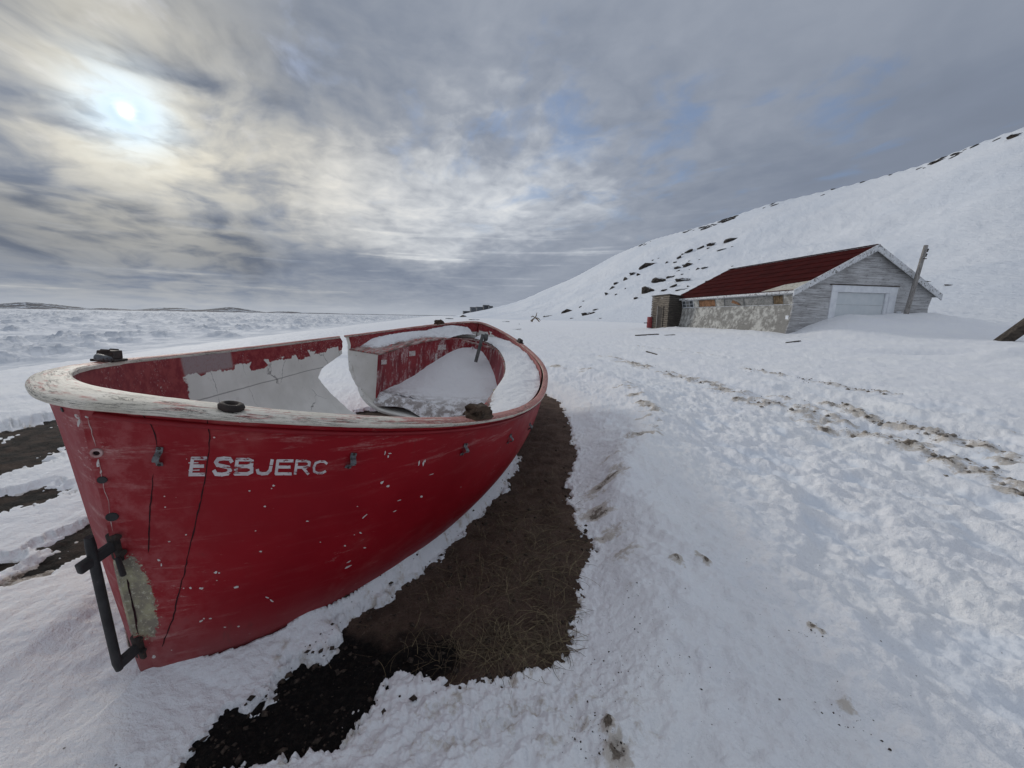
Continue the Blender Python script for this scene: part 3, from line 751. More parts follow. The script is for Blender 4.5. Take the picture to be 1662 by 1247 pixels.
simple('galvanised', (.10, .105, .115), (.19, .195, .20), 25, .5, .001, metal=.4, c3=(.07, .055, .05), s3=70)
simple('rotten_wood', (.030, .019, .012), (.085, .055, .036), 14, .95, .010, stretch=(.4, 2, 2), c3=(.14, .095, .065), s3=40, t3=(.58, .7))
simple('crack_black', (.012, .004, .005), (.035, .006, .008), 30, .9)
simple('chip_white', (.55, .50, .48), (.68, .64, .61), 60, .7)
simple('sticker', (.55, .50, .47), (.66, .62, .60), 30, .6, c3=(.38, .16, .15), s3=45, t3=(.55, .62))
simple('grey_post', (.075, .078, .075), (.13, .13, .125), 12, .7)
simple('yellow_green', (.42, .46, .06), (.5, .5, .12), 20, .6)
m_letter, t = new_mat('worn_white_lettering')
oc = objco(t)
n = t.noise(t.mapping(oc, scale=(1, 1, 2.6)), 26, 7, .72); nb = t.noise(oc, 9, 4, .6)
p = t.n('ShaderNodeBsdfPrincipled', ins={'Base Color': t.mix(t.rng(nb, .3, .7), (.46, .40, .41), (.66, .62, .62)), 'Roughness': .7})
tr = t.n('ShaderNodeBsdfTransparent')
mx = t.n('ShaderNodeMixShader', ins={0: t.rng(n, .37, .46), 1: tr.outputs[0], 2: p.outputs[0]})
t.n('ShaderNodeOutputMaterial', ins={0: mx.outputs[0]})
m_bsnow, t = new_mat('drifted_snow')
oc = objco(t); n1 = t.noise(oc, 9, 5, .6); n2 = t.noise(oc, 50, 5, .7)
cs = t.mix(t.m('MULTIPLY', attr(t, 'dirt'), t.rng(t.m('ADD', n1, t.m('MULTIPLY', n2, .4)), .60, .78)), (.90, .905, .92), (.20, .15, .12))
finish(t, cs, .75, t.m('ADD', t.m('MULTIPLY', n1, 1.6), t.m('MULTIPLY', n2, .8)), .9, .03, 0, .3)

# ------------------------------------------------------------------ the boat: geometry (boat frame)
boat = empty('lifeboat', label='old red open lifeboat with a broken port side and ESBJERC in white on its bow', cat='boat')
boat.matrix_world = BMAT
def s_samples(a, b, n):
    """even along the sheer, dense at the pointed ends"""
    q = np.linspace(0, 1, 4001); s = -np.cos(q*np.pi)           # clusters at ends
    s = np.sign(s)*(1-(1-np.abs(s))**1.15)
    P = b_surf(s, 1.0, -1); L = np.concatenate([[0], np.cumsum(np.linalg.norm(np.diff(P, axis=0), axis=1))])
    la, lb = np.interp([a, b], s, L)
    out = np.interp(np.linspace(la, lb, n), L, s); out[0], out[-1] = a, b
    return out
def cut_near(v):   # broken edge of the near half, port side
    base = np.interp(v, [0, .05, .218, .355, .545, .639, .702, .776, .936, 1], [.070, .075, .078, .060, .030, .062, .123, .200, .207, .196])
    return base + .006*fbm(v*26, v*0+1.5, 3, 71)
def cut_far(v):
    base = np.interp(v, [0, .1, .31, .56, .88, 1], [.215, .225, .262, .252, .262, .252])
    return base + .007*fbm(v*22, v*0+7.5, 3, 73)
NV = 72
vv = np.linspace(0, 1, NV)**1.8
def patch(side, s0, s1, ns, inner):
    """grid of the shell between two edges that may depend on v"""
    q0 = s_samples(-1, 1, 1001) if False else None
    rows = []
    S = np.empty((ns, NV))
    for j, v in enumerate(vv):
        a = s0(v) if callable(s0) else s0; b = s1(v) if callable(s1) else s1
        S[:, j] = np.interp(np.linspace(0, 1, ns), np.linspace(0, 1, ns), s_cache(a, b, ns))
    P = b_surf(S, np.broadcast_to(vv, S.shape), side, inner)
    zs = BP['z0']+np.where(S < 0, BP['dn'], BP['df'])*np.abs(S)**BP['se']
    return S, P, zs-P[..., 2]
_q = np.linspace(0, 1, 4001); _s = -np.cos(_q*np.pi); _s = np.sign(_s)*(1-(1-np.abs(_s))**1.15)
_P = b_surf(_s, 1.0, -1); _L = np.concatenate([[0], np.cumsum(np.linalg.norm(np.diff(_P, axis=0), axis=1))])
def s_cache(a, b, n):
    la, lb = np.interp([a, b], _s, _L); out = np.interp(np.linspace(la, lb, n), _L, _s); out[0] = a; out[-1] = b; return out
def shell(name, mat, inner, flip, segs, extra=None):
    V = []; F = []; A = {'s': [], 'depth': []}; k = 0
    for side, s0, s1, ns in segs:
        S, P, D = patch(side, s0, s1, ns, inner)
        f = grid_faces(ns, NV).reshape(-1, 4)+k
        if (side > 0) != flip: f = f[:, ::-1]
        V.append(P.reshape(-1, 3)); F.append(f); A['s'].append(S.ravel()); A['depth'].append(D.ravel()); k += ns*NV
    V = np.concatenate(V); A = {q: np.concatenate(a) for q, a in A.items()}
    if extra: A.update(extra(V, A))
    return mesh_obj(name, V, np.concatenate(F), mat, boat, True, A)
SEGS = [(-1, -1.0, 1.0, 260), (1, -1.0, cut_near, 150), (1, cut_far, 1.0, 110)]
BARE = [np.array(p) for p in [(196, 897), (215, 915), (232, 945), (246, 985), (247, 1022), (225, 1030), (212, 980), (203, 935)]]
def proj_px(Pw):
    d = np.asarray(Pw)-CAMP; z = d@CF
    return W/2+FPX*(d@CR)/z, H/2-FPX*(d@CU)/z
def hull_extra(V, A):
    # where the old gel coat is exposed: an oval beside the stem low down (boat frame)
    c0 = HB_px(224, 975)
    x_, y_, z_ = V.T
    d0 = np.hypot((z_-c0[2])/.20, (np.abs(y_)-.03)/.050)
    bare = np.where((x_ < -2.9) & (y_ < .05), np.clip(1.15-d0*.62, 0, 1), 0)
    stem = np.exp(-((np.abs(y_)-.03)/.16)**2)*(x_ < -2.8)
    return {'bare': bare, 'stem': stem}
# ray casting on the starboard and stem shell (boat frame)
_S, _PP, _D = patch(-1, -1.0, 1.0, 260, 0.0)
_S2, _PP2, _D2 = patch(1, -1.0, cut_near, 100, 0.0)
_fv = np.concatenate([_PP.reshape(-1, 3), _PP2.reshape(-1, 3)])
_ff = np.concatenate([grid_faces(260, NV).reshape(-1, 4), grid_faces(100, NV).reshape(-1, 4)+260*NV])
# flat face of the stem
k0 = 0*NV; k2 = 260*NV
_nose = (_fv[k0:k0+NV]+_fv[k2:k2+NV])/2; _nose[:, 0] -= .022; k3 = len(_fv); _fv = np.concatenate([_fv, _nose])
_stem = np.array([[k0+j, k0+j+1, k3+j+1, k3+j] for j in range(NV-1)]+[[k3+j, k3+j+1, k2+j+1, k2+j] for j in range(NV-1)])
HULL_BVH = BVHTree.FromPolygons([Vector(v) for v in _fv.tolist()], np.concatenate([_ff, _stem]).tolist())
CAMB = Vector(tuple(to_boat(CAMP)))
def hull_hit(px, py):
    d = Vector(tuple(ray(px, py)@B_E.T)).normalized()
    loc, nor, idx, dist = HULL_BVH.ray_cast(CAMB, d)
    if loc is None: return None, None
    if nor.dot(d) > 0: nor = -nor
    return np.array(loc), np.array(nor)
def HB_px(px, py):
    l, n = hull_hit(px, py)
    return l if l is not None else boat_plane((px, py), 1, 0.0)
hull = shell('hull', m_hull, 0.0, False, SEGS, hull_extra)
# close the stem and stern faces and the bottom seam in a narrow strip of their own
def end_strip(sgn):
    a = b_surf(np.full(NV, sgn*1.0), vv, -1); b = b_surf(np.full(NV, sgn*1.0), vv, 1)
    nose = (a+b)/2; nose[:, 0] += sgn*.022
    V = np.concatenate([a, nose, b]); F = []
    for j in range(NV-1):
        F += [(j, j+1, NV+j+1, NV+j), (NV+j, NV+j+1, 2*NV+j+1, 2*NV+j)]
    F = np.array(F) if sgn > 0 else np.array(F)[:, ::-1]
    zs = BP['z0']+(BP['dn'] if sgn < 0 else BP['df'])
    dpt = np.tile(zs-a[:, 2], 3)
    ex = hull_extra(V, None)
    return mesh_obj('stem_post', V, F, m_hull, boat, True, {'s': np.full(3*NV, sgn*1.0), 'depth': dpt, **ex})
end_strip(-1); end_strip(1)
# keel plank joins the two sides
def keel():
    mb = MB()
    sN = np.linspace(-.99, .99, 60)
    V = []
    for s_ in sN:
        p_ = b_surf(s_, 0.0, 1)
        for yy, zz_ in ((-.045, -.05), (.045, -.05), (.045, .012), (-.045, .012)): V.append((p_[0], yy, p_[2]+zz_))
    F = []
    for i in range(59):
        for k in range(4): F.append((i*4+k, i*4+(k+1) % 4, i*4+4+(k+1) % 4, i*4+4+k))
    F += [(3, 2, 1, 0), (236, 237, 238, 239)]
    return mb.add(V, F).build('keel', m_hull, boat)
keel()
liner = shell('inner_skin', m_liner, 0.035, True, SEGS)
# raw edges of the break: strips joining outer and inner skin
def break_edge(fn, flip):
    sv = np.array([fn(v) for v in vv])
    a = b_surf(sv, vv, 1, 0.0); b = b_surf(sv, vv, 1, 0.035)
    mid = (a+b)/2; mid[:, 0] += (1 if not flip else -1)*.010*(.5+np.abs(fbm(vv*40, vv*0, 3, 75)))
    V = np.concatenate([a, mid, b]); F = []
    for j in range(NV-1): F += [(j, j+1, NV+j+1, NV+j), (NV+j, NV+j+1, 2*NV+j+1, 2*NV+j)]
    F = np.array(F)[:, ::-1] if flip else np.array(F)
    mesh_obj('broken_edge', V, F, MATS['gel_white'], boat, False)
break_edge(cut_near, False); break_edge(cut_far, True)

# gunwale: a capped rail right round, open at the break
def gunwale():
    path = []
    for side, a, b, n in ((1, .205, -1, 150), (-1, -1, 1, 300), (1, 1, .248, 110)):
        s_ = s_cache(min(a, b), max(a, b), n)
        if a > b: s_ = s_[::-1]
        path += [(q, side) for q in s_]
    s_ = np.array([p_[0] for p_ in path]); sd_ = np.array([p_[1] for p_ in path])
    Ph = b_surf(s_, 1.0, sd_)
    scl = lambda out: np.stack([Ph[:, 0]*(1+out*3.0/3.474), Ph[:, 1]*(1+out/1.484)+np.sign(Ph[:, 1])*np.minimum(out, .0)*0, Ph[:, 2]], -1)
    prof = [(.003, -.014), (.018, -.010), (.025, -.003), (.027, .006), (.023, .013), (.012, .018), (-.008, .020), (-.022, .019), (-.030, .015), (-.033, .008), (-.032, -.010), (-.02, -.014)]
    # outward offset along the true plan normal on the outside, scaled copy on the inside
    Tn = np.gradient(Ph[:, :2], axis=0); Tn /= np.linalg.norm(Tn, axis=1)[:, None]+1e-9
    N = np.stack([-Tn[:, 1], Tn[:, 0]], 1); N *= np.sign((N*Ph[:, :2]).sum(1))[:, None]
    V = []; top = []; ac = []
    arc = np.concatenate([[0], np.cumsum(np.linalg.norm(np.diff(Ph, axis=0), axis=1))])
    lump = 1+.05*fbm(arc*2.2, arc*0, 3, 77)
    for k, (o_, z_) in enumerate(prof):
        if o_ >= 0:
            q = Ph.copy(); q[:, :2] += N*(o_+(.04 if k >= 1 else 0)*np.where(s_ < 0, np.exp(-(1-np.abs(s_))/.02), 0))[:, None]
        else:
            q = scl(o_)
        q[:, 2] += z_*lump + .003*fbm(arc*7, arc*0+k*.7, 3, 79)
        V.append(q); top.append(np.full(len(q), 1.0 if 4 <= k <= 8 else 0.0)); ac.append(np.full(len(q), k*.02))
    n = len(Ph); m = len(prof)
    V = np.stack(V, 1).reshape(-1, 3); top = np.stack(top, 1).ravel(); ac = np.stack(ac, 1).ravel()
    i = np.arange(n-1)[:, None]*m; k = np.arange(m)[None]
    F = np.stack([i+k, i+(k+1) % m, i+m+(k+1) % m, i+m+k], -1).reshape(-1, 4)
    F = [tuple(f) for f in F] + [tuple(range(m)), tuple(range((n-1)*m+m-1, (n-1)*m-1, -1))]
    me = mesh_obj('gunwale', V, F, m_rail, boat, 40, {'top': top, 's': np.repeat(s_, m), 'arc': np.repeat(arc, m), 'across': ac})
    return me
gun = gunwale()
bm = bmesh.new(); bm.from_mesh(gun.data); bmesh.ops.recalc_face_normals(bm, faces=bm.faces); bm.to_mesh(gun.data); bm.free()
# moulded lip under the rail on the outside
def lip():
    s_ = s_cache(-1, 1, 240); P_ = b_surf(s_, 1.0, -1)
    Tn = np.gradient(P_[:, :2], axis=0); Tn /= np.linalg.norm(Tn, axis=1)[:, None]; N = np.stack([-Tn[:, 1], Tn[:, 0]], 1); N *= np.sign((N*P_[:, :2]).sum(1))[:, None]
    q = b_surf(s_, .965, -1); q[:, :2] += N*.004
    MBl = MB().tube(list(q), .011, 6); return MBl.build('rubbing_strake', MATS['red_flat'], boat, True)
simple('red_flat', (.20, .0035, .009), (.25, .0045, .011), 5, .5)
lip()

# side tanks of the far half
def well_y(x, side):
    t_ = np.clip((x-.2)/2.95, 0, 1)
    return side*.96*(1-t_**2.3)**.75
def bench_z(x): return .86 + .19*sstep(.6, 3.0, x) 
def tank(side, x0):
    n = 60; xs = np.linspace(x0, 3.16, n)
    yi = well_y(xs, side)
    V = []; zt = bench_z(xs)
    # inner face
    zb = np.full(n, .06)
    A = np.stack([xs, yi, zt], -1); Bm = np.stack([xs, yi*.985, zb], -1)
    face = MB()
    inner2 = A + np.array([0, side*.02, 0])
    V = np.concatenate([A, Bm, A+np.array([0, side*.022, 0]), Bm+np.array([0, side*.022, 0])])
    F = []
    for i in range(n-1):
        F += [(i, i+1, n+i+1, n+i), (2*n+i+1, 2*n+i, 3*n+i, 3*n+i+1), (i, 2*n+i, 2*n+i+1, i+1)]
    F.append((0, n, 3*n, 2*n))
    mesh_obj('tank_face', V, [f if side > 0 else f[::-1] for f in F], m_tank, boat, 40)
    # top bench, out to the skin
    xo = np.linspace(x0, 3.16, n)
    so = np.clip(xo/3.33, -1, .985)
    vz = np.clip((bench_z(xo))/(BP['z0']+np.where(so < 0, BP['dn'], BP['df'])*np.abs(so)**BP['se']), 0, 1)
    O_ = b_surf(so, vz, side, .03); O_[:, 2] = bench_z(xo); O_[:, 0] = xo
    I_ = np.stack([xs, yi-side*.012, bench_z(xs)+.018], -1)
    O_[:, 2] += .018
    V = np.concatenate([I_, O_, I_-np.array([0, 0, .022]), O_-np.array([0, 0, .022])]); F = []
    for i in range(n-1):
        F += [(i, n+i, n+i+1, i+1), (i, i+1, 2*n+i+1, 2*n+i), (2*n+i, 2*n+i+1, 3*n+i+1, 3*n+i)]
    F.append((0, 2*n, 3*n, n))
    mesh_obj('bench', V, [f[::-1] if side > 0 else f for f in F], MATS['bench_wood'], boat, 40)
    # end bulkhead across the tank
    yo = float(O_[0, 1]); pts = [(x0+.004, float(yi[0]), .06), (x0+.004, float(yi[0]), bench_z(x0)-.006)]
    for v_ in np.linspace(float(vz[0])-.01, .12, 14):
        q = b_surf(x0/3.36, v_, side, .03); pts.append((x0+.004+.0, float(q[1]), float(q[2])))
    f = [tuple(range(len(pts)))]
    b2 = [(p_[0]+.02, p_[1], p_[2]) for p_ in pts]; N_ = len(pts)
    F = [tuple(range(N_)), tuple(range(2*N_-1, N_-1, -1))]+[(i, N_+i, N_+(i+1) % N_, (i+1) % N_) for i in range(N_)]
    o = mesh_obj('tank_bulkhead', pts+b2, F, MATS['gel_white'], boat, False)
    bm = bmesh.new(); bm.from_mesh(o.data); bmesh.ops.recalc_face_normals(bm, faces=bm.faces); bm.to_mesh(o.data); bm.free()
tank(1, .86); tank(-1, -1.5)
# far deck joining the two benches
mb = MB(); pts = []
for s_ in np.linspace(.93, .99, 8): pts.append(b_surf(s_, .8, 1, .03))
mb.add([(3.12, .34, 1.065), (3.12, -.34, 1.065), (3.33, -.10, 1.075), (3.33, .10, 1.075), (3.12, .34, 1.04), (3.12, -.34, 1.04), (3.33, -.10, 1.05), (3.33, .10, 1.05)], [(0, 1, 2, 3)[::-1], (4, 5, 6, 7), (0, 1, 5, 4), (2, 3, 7, 6)])
mb.build('end_deck', MATS['bench_wood'], boat)
# post and thwart board at the far end of the well
pt = boat_plane((772, 588), 0, 2.42); pb = boat_plane((784, 543), 0, 2.50)
MB().bar(pt, pb, .055, .05, up=(1, 0, 0)).build('post', MATS['grey_post'], boat)
q = boat_plane((789, 548), 0, 2.62)
MB().tube([q+np.array([0, .03, 0]), q+np.array([0, -.03, 0])], [.075, .06], 14).build('post_cap', MATS['grey_post'], boat, 40)
a = boat_plane((752, 553), 0, 2.62); b = boat_plane((802, 566), 0, 2.50)
MB().bar(a, b, .10, .025).build('thwart_board', MATS['bench_wood'], boat)

# ---- things fixed to the rail
def rail_top(px, py, side_hint=None):
    """closest point of the rail to where the pixel's ray passes"""
    c0 = to_boat(CAMP); d = ray(px, py)@B_E.T
    best = None
    for side in ((-1, 1) if side_hint is None else (side_hint,)):
        s_ = s_cache(-1, 1, 900); P_ = b_surf(s_, 1.0, side)*np.array([1-.02/3.4, 1-.02/1.4, 1]); P_[:, 2] += .018
        v = P_-c0; tt = v@d; dd = np.linalg.norm(v-tt[:, None]*d, axis=1)/np.linalg.norm(v, axis=1)
        i = dd.argmin()
        if best is None or dd[i] < best[0]:
            T_ = P_[min(i+1, 899)]-P_[max(i-1, 0)]; best = (dd[i], P_[i], T_/np.linalg.norm(T_))
    return best[1], best[2]
def frame_of(p_, T_):
    z = np.array([0, 0, 1.0]); y = np.cross(z, T_); y /= np.linalg.norm(y); x = T_; z = np.cross(x, y)
    return lambda a, b, c_: p_+x*a+y*b+z*c_
def crutch_plate(px, py, kind, side=None, k=1.0):
    p_, T_ = rail_top(px, py, side); f = frame_of(p_, T_)
    mb = MB()
    if kind == 'cleat':
        def slab(l, w_, z0, z1, tp=1.0):
            mb.hexa([f(-l, -w_, z0), f(l, -w_, z0), f(l, w_, z0), f(-l, w_, z0), f(-l*tp, -w_*tp, z1), f(l*tp, -w_*tp, z1), f(l*tp, w_*tp, z1), f(-l*tp, w_*tp, z1)])
        slab(.085*k, .05*k, .002, .016*k); slab(.062*k, .036*k, .016*k, .064*k, .93)
        for e in (-1, 1): mb.tube([f(e*.05*k, -.02*k, .06*k), f(e*.05*k, .02*k, .06*k)], .012*k, 8)
        o = mb.build('mooring_block', MATS['rusty_iron'], boat); bevel(o, .006*k)
    elif kind == 'ring':
        mb.tube([f(.028*math.cos(a_), .028*math.sin(a_), .012) for a_ in np.linspace(0, 2*math.pi, 17)[:-1]], .014, 8, True)
        mb.tube([f(.02*math.cos(a_), .02*math.sin(a_), .002) for a_ in np.linspace(0, 2*math.pi, 17)[:-1]], .012, 8, True)
        o = mb.build('crutch_socket', MATS['rusty_iron'], boat, True)
    elif kind == 'lump':
        V = []; 
        for zf, l, w_ in ((.0, .105, .062), (.018, .108, .064), (.026, .085, .055), (.05, .09, .052), (.072, .07, .046)):
            for j in range(10):
                a_ = 2*math.pi*j/10; e = 1+.16*math.sin(j*2.7+zf*70)
                V.append(f(l*math.copysign(abs(math.cos(a_))**.6, math.cos(a_))*e*k, w_*math.copysign(abs(math.sin(a_))**.6, math.sin(a_))*e*k, (zf+.006*math.sin(j*1.9))*k))
        F = [tuple(range(9, -1, -1)), tuple(range(40, 50))]
        for i in range(4):
            for j in range(10): F.append((i*10+j, i*10+(j+1) % 10, i*10+10+(j+1) % 10, i*10+10+j))
        o = mb.add(V, F).build('wooden_chock', MATS['rotten_wood'], boat)
        o['label'] = 'crumbling brown wooden chock on the near rail'
    return o
crutch_plate(175, 574, 'cleat', 1); crutch_plate(375, 652, 'ring', -1); crutch_plate(776, 678, 'lump', -1)
crutch_plate(848, 550, 'cleat', -1, .95); crutch_plate(712, 521, 'lump', 1, 1.0)
# bolt eye under the block, inside
p_, T_ = rail_top(172, 574, 1); q = boat_plane((175, 583), 1, float(p_[1]-.10))
MB().tube([q+np.array([0, -.012, 0]), q+np.array([0, .06, 0])], [.016, .022], 10).build('eye_bolt', MATS['galvanised'], boat, True)

# ---- fittings and marks on the hull side
def on_hull(px, py, off):
    l, n = hull_hit(px, py)
    return None if l is None else l+n*off
def decal(name, outline, mat, off=.0009):
    P_ = [on_hull(x_, y_, off) for x_, y_ in outline]
    if any(p_ is None for p_ in P_): return None
    c_ = np.mean(P_, 0)
    if max(np.linalg.norm(p_-c_) for p_ in P_) > .035: return None
    return mesh_obj(name, P_, [tuple(range(len(P_)))], mat, boat)
def blobpx(cx, cy, w_, h_, ang=0, n=9, j=.35):
    out = []
    for i in range(n):
        a_ = 2*math.pi*i/n; r_ = 1+random.uniform(-j, j)
        u, v = math.cos(a_)*w_/2*r_, math.sin(a_)*h_/2*r_
        out.append((cx+u*math.cos(ang)-v*math.sin(ang), cy+u*math.sin(ang)+v*math.cos(ang)))
    return out
CHIPS = [(430, 822, 6, 4, 0), (302, 868, 4, 3, 0), (423, 895, 6, 4, 0), (258, 909, 7, 5, .5), (262, 917, 3, 7, 0), (350, 929, 7, 5, -.4), (356, 930, 4, 3, 0), (352, 942, 3, 2, 0), (309, 954, 5, 5, 0), (327, 955, 11, 5, -.1), (383, 953, 11, 4, -.2), (434, 970, 9, 4, .3), (441, 975, 9, 3, .6), (326, 1008, 9, 4, -.6), (331, 1004, 5, 4, 0), (341, 1004, 6, 3, 0), (365, 1018, 6, 3, -.2), (387, 1017, 5, 3, -.3), (275, 879, 5, 3, 0),
         (444, 788, 5, 4, 0), (441, 793, 3, 2, 0), (405, 797, 5, 3, 0), (499, 846, 5, 3, 0), (620, 783, 9, 4, -.7), (630, 789, 8, 4, -.5), (592, 838, 14, 2.2, -.7), (585, 865, 6, 4, .4), (565, 920, 14, 3.5, -.45), (566, 912, 11, 2.5, -.5), (592, 889, 6, 3, 0), (684, 806, 5, 4, 0), (560, 886, 4, 3, 0), (680, 751, 3, 13, .25), (687, 752, 3, 12, .2), (690, 748, 2, 7, .2), (625, 735, 2.5, 11, .2), (633, 736, 6, 3, 0), (630, 741, 2.5, 8, .1), (298, 955, 3, 3, 0), (245, 963, 3, 5, 0), (580, 822, 4, 2, 0), (575, 868, 3, 2, 0), (520, 880, 3, 2, 0), (250, 1066, 7, 7, 0), (303, 745, 2, 2, 0), (640, 830, 8, 1.8, -.5), (648, 812, 9, 1.6, -.4), (700, 770, 12, 1.6, -.3)]
for cpx in CHIPS: decal('paint_chip', blobpx(cpx[0], cpx[1], cpx[2]*.78, cpx[3]*.72, cpx[4]), MATS['chip_white'])
def strip(name, pts, wpx, mat, off=.0012):
    """a thin raised line that follows the hull"""
    P_ = []
    for (x0, y0), (x1, y1) in zip(pts[:-1], pts[1:]):
        m_ = max(2, int(math.hypot(x1-x0, y1-y0)/7))
        for i in range(m_): P_.append((x0+(x1-x0)*i/m_ + random.uniform(-.9, .9), y0+(y1-y0)*i/m_))
    P_.append(pts[-1])
    V = []; F = []
    for i, (x_, y_) in enumerate(P_):
        a_ = P_[max(i-1, 0)]; b_ = P_[min(i+1, len(P_)-1)]; L_ = math.hypot(b_[0]-a_[0], b_[1]-a_[1])
        nx, ny = -(b_[1]-a_[1])/L_, (b_[0]-a_[0])/L_
        h_ = wpx/2*random.uniform(.55, 1.3)*(1 if 0 < i < len(P_)-1 else .3)
        for e in (-1, 1):
            q = on_hull(x_+nx*h_*e, y_+ny*h_*e, off)
            if q is None: return
            V.append(q)
        if i: F.append((2*i-2, 2*i-1, 2*i+1, 2*i))
    return mesh_obj(name, V, F, mat, boat)
strip('hull_crack', [(232, 672), (246, 690), (252, 706), (255, 725)], 2.0, MATS['crack_black'])
strip('hull_crack', [(249, 770), (246, 800), (242, 850), (241, 897)], 2.2, MATS['crack_black'])
strip('hull_crack', [(336, 681), (341, 705), (338, 740), (331, 790), (320, 840), (310, 880), (298, 935), (290, 962), (281, 1005), (270, 1030), (263, 1050)], 2.0, MATS['crack_black'])
simple('seam_chalk', (.36, .19, .18), (.52, .38, .36), 30, .7)
strip('stem_seam', [(142, 676), (150, 705), (156, 725)], 1.5, MATS['seam_chalk'])
strip('stem_seam', [(160, 745), (164, 762), (168, 790), (176, 815), (183, 862)], 1.3, MATS['seam_chalk'])
strip('stem_groove', [(206, 940), (213, 968), (219, 1000), (225, 1030)], 3.2, MATS['crack_black'])
for cpx in [(126, 676, 10, 5, .6), (128, 686, 5, 12, .1), (141, 677, 8, 3, .3), (159, 752, 5, 11, 0), (164, 766, 4, 6, 0)]: decal('paint_chip', blobpx(*cpx), MATS['sticker'])
# grab-line clips along the side: little bent straps
def clip(px, py, hpx, wpx, lean=0.0):
    c_, n_ = hull_hit(px, py)
    if c_ is None: return
    up, _n = hull_hit(px+lean*hpx/2, py-hpx/2); dn, _n = hull_hit(px-lean*hpx/2, py+hpx/2); rt, _n = hull_hit(px+wpx/2, py)
    if up is None or dn is None or rt is None: return
    v = up-dn; hh_ = np.linalg.norm(v); v /= hh_; hh_ = min(hh_, .075); u = np.cross(v, n_); ww_ = min(max(np.linalg.norm(rt-c_)*1.6, .016), .03)
    prof = [(-.5, .002), (-.36, .004), (-.22, .014), (-.08, .030), (.06, .032), (.18, .020), (.26, .006), (.38, .003), (.5, .002)]
    V = []; F = []
    th_ = .004
    for i, (a_, o_) in enumerate(prof):
        for e in (-1, 1):
            for k in (0, 1): V.append(c_+v*a_*hh_+n_*(o_+k*th_)+u*e*ww_/2)
        if i:
            b0 = 4*(i-1); b1 = 4*i
            F += [(b0+1, b1+1, b1+3, b0+3), (b0, b0+2, b1+2, b1), (b0, b1, b1+1, b0+1), (b0+2, b0+3, b1+3, b1+2)]
    F += [(0, 1, 3, 2), (4*len(prof)-4, 4*len(prof)-2, 4*len(prof)-1, 4*len(prof)-3)]
    o = mesh_obj('grab_line_clip', V, F, MATS['galvanised'], boat)
    bm = bmesh.new(); bm.from_mesh(o.data); bmesh.ops.recalc_face_normals(bm, faces=bm.faces); bm.to_mesh(o.data); bm.free()
    for a_ in (-.44, .44):
        q = c_+v*a_*hh_+n_*.005
        b_ = MB().tube([q, q+n_*.005], .005, 8).build('rivet', MATS['rusty_iron'], o)
clip(260, 740, 36, 14); clip(569, 747, 28, 12, .45); clip(752, 729, 20, 9, .4); clip(826, 712, 15, 8, .35); clip(858, 692, 14, 6, .3)
# plugged holes on the stem
def disc(name, px, py, rpx, mat, off=.004, hole=False):
    c_, n_ = hull_hit(px, py)
    if c_ is None: return
    r_ = rpx*np.linalg.norm(c_-np.array(CAMB))/FPX*.92
    u = np.cross(n_, (0, 0, 1)); u /= np.linalg.norm(u); v = np.cross(n_, u)
    ring = lambda rr, o_: [c_+n_*o_+(u*math.cos(a_)+v*math.sin(a_))*rr for a_ in np.linspace(0, 2*math.pi, 15)[:-1]]
    if hole:
        V = ring(r_, .001)+ring(r_*.92, off)+ring(r_*.55, off)+ring(r_*.5, .0015); m_ = 14; F = []
        for i in range(3):
            for k in range(m_): F.append((i*m_+k, i*m_+(k+1) % m_, i*m_+m_+(k+1) % m_, i*m_+m_+k))
        o = mesh_obj(name, V, F, mat, boat, 30)
        mesh_obj('hole', ring(r_*.52, .0014), [tuple(range(14))], MATS['crack_black'], o)
    else:
        V = ring(r_, .001)+ring(r_*.9, off); F = [tuple(range(14, 28))]
        for k in range(14): F.append((k, (k+1) % 14, 14+(k+1) % 14, 14+k))
        o = mesh_obj(name, V, F, mat, boat, 30)
    return o
disc('hawse_ring', 157, 735, 6.0, MATS['seam_chalk'], .006, True)
disc('stem_bolt', 166, 779, 4.8, MATS['black_pipe']); disc('stem_bolt', 182, 839, 6, MATS['black_pipe'])
disc('stem_bolt', 102, 665, 3, MATS['black_pipe'])
# rudder irons on the stem (they stand in the boat's middle plane)
def cp(px, py, y=0.0): return boat_plane((px, py), 1, y)
irons = MB()
s_hi = cp(190, 868); s_lo = cp(228, 1046)
def gudgeon(px0, py0, px1, py1, wd):
    a_, b_ = cp(px0, py0), cp(px1, py1)
    o = MB().bar(a_, b_, .042, wd, up=(1, 0, 0)).build('gudgeon', MATS['rusty_iron'], boat); bevel(o, .008); return o
g1 = gudgeon(186, 864, 199, 905, .042); g2 = gudgeon(223, 1030, 234, 1064, .036)
for q in ((187, 872), (196, 897)):
    c_ = cp(*q, -.022); MB().tube([c_, c_+np.array([0, -.012, 0])], .013, 8).build('bolt', MATS['rusty_iron'], g1)
for q in ((225, 1038), (231, 1056)):
    c_ = cp(*q, -.022); MB().tube([c_, c_+np.array([0, -.010, 0])], .010, 8).build('bolt', MATS['rusty_iron'], g2)
o = MB().tube([cp(144, 872), cp(147, 886), cp(169, 985), cp(190, 1076), cp(194, 1086)], [.012, .0145, .0145, .0145, .012], 14).build('pintle_rod', MATS['black_pipe'], boat, 50)
o = MB().bar(cp(126, 926), cp(188, 883), .022, .042, up=(0, 0, 1)).build('upper_arm', MATS['black_pipe'], boat); bevel(o, .006)
o = MB().bar(cp(192, 1079), cp(228, 1047), .024, .046, up=(0, 0, 1)).build('lower_arm', MATS['black_pipe'], boat); bevel(o, .006)
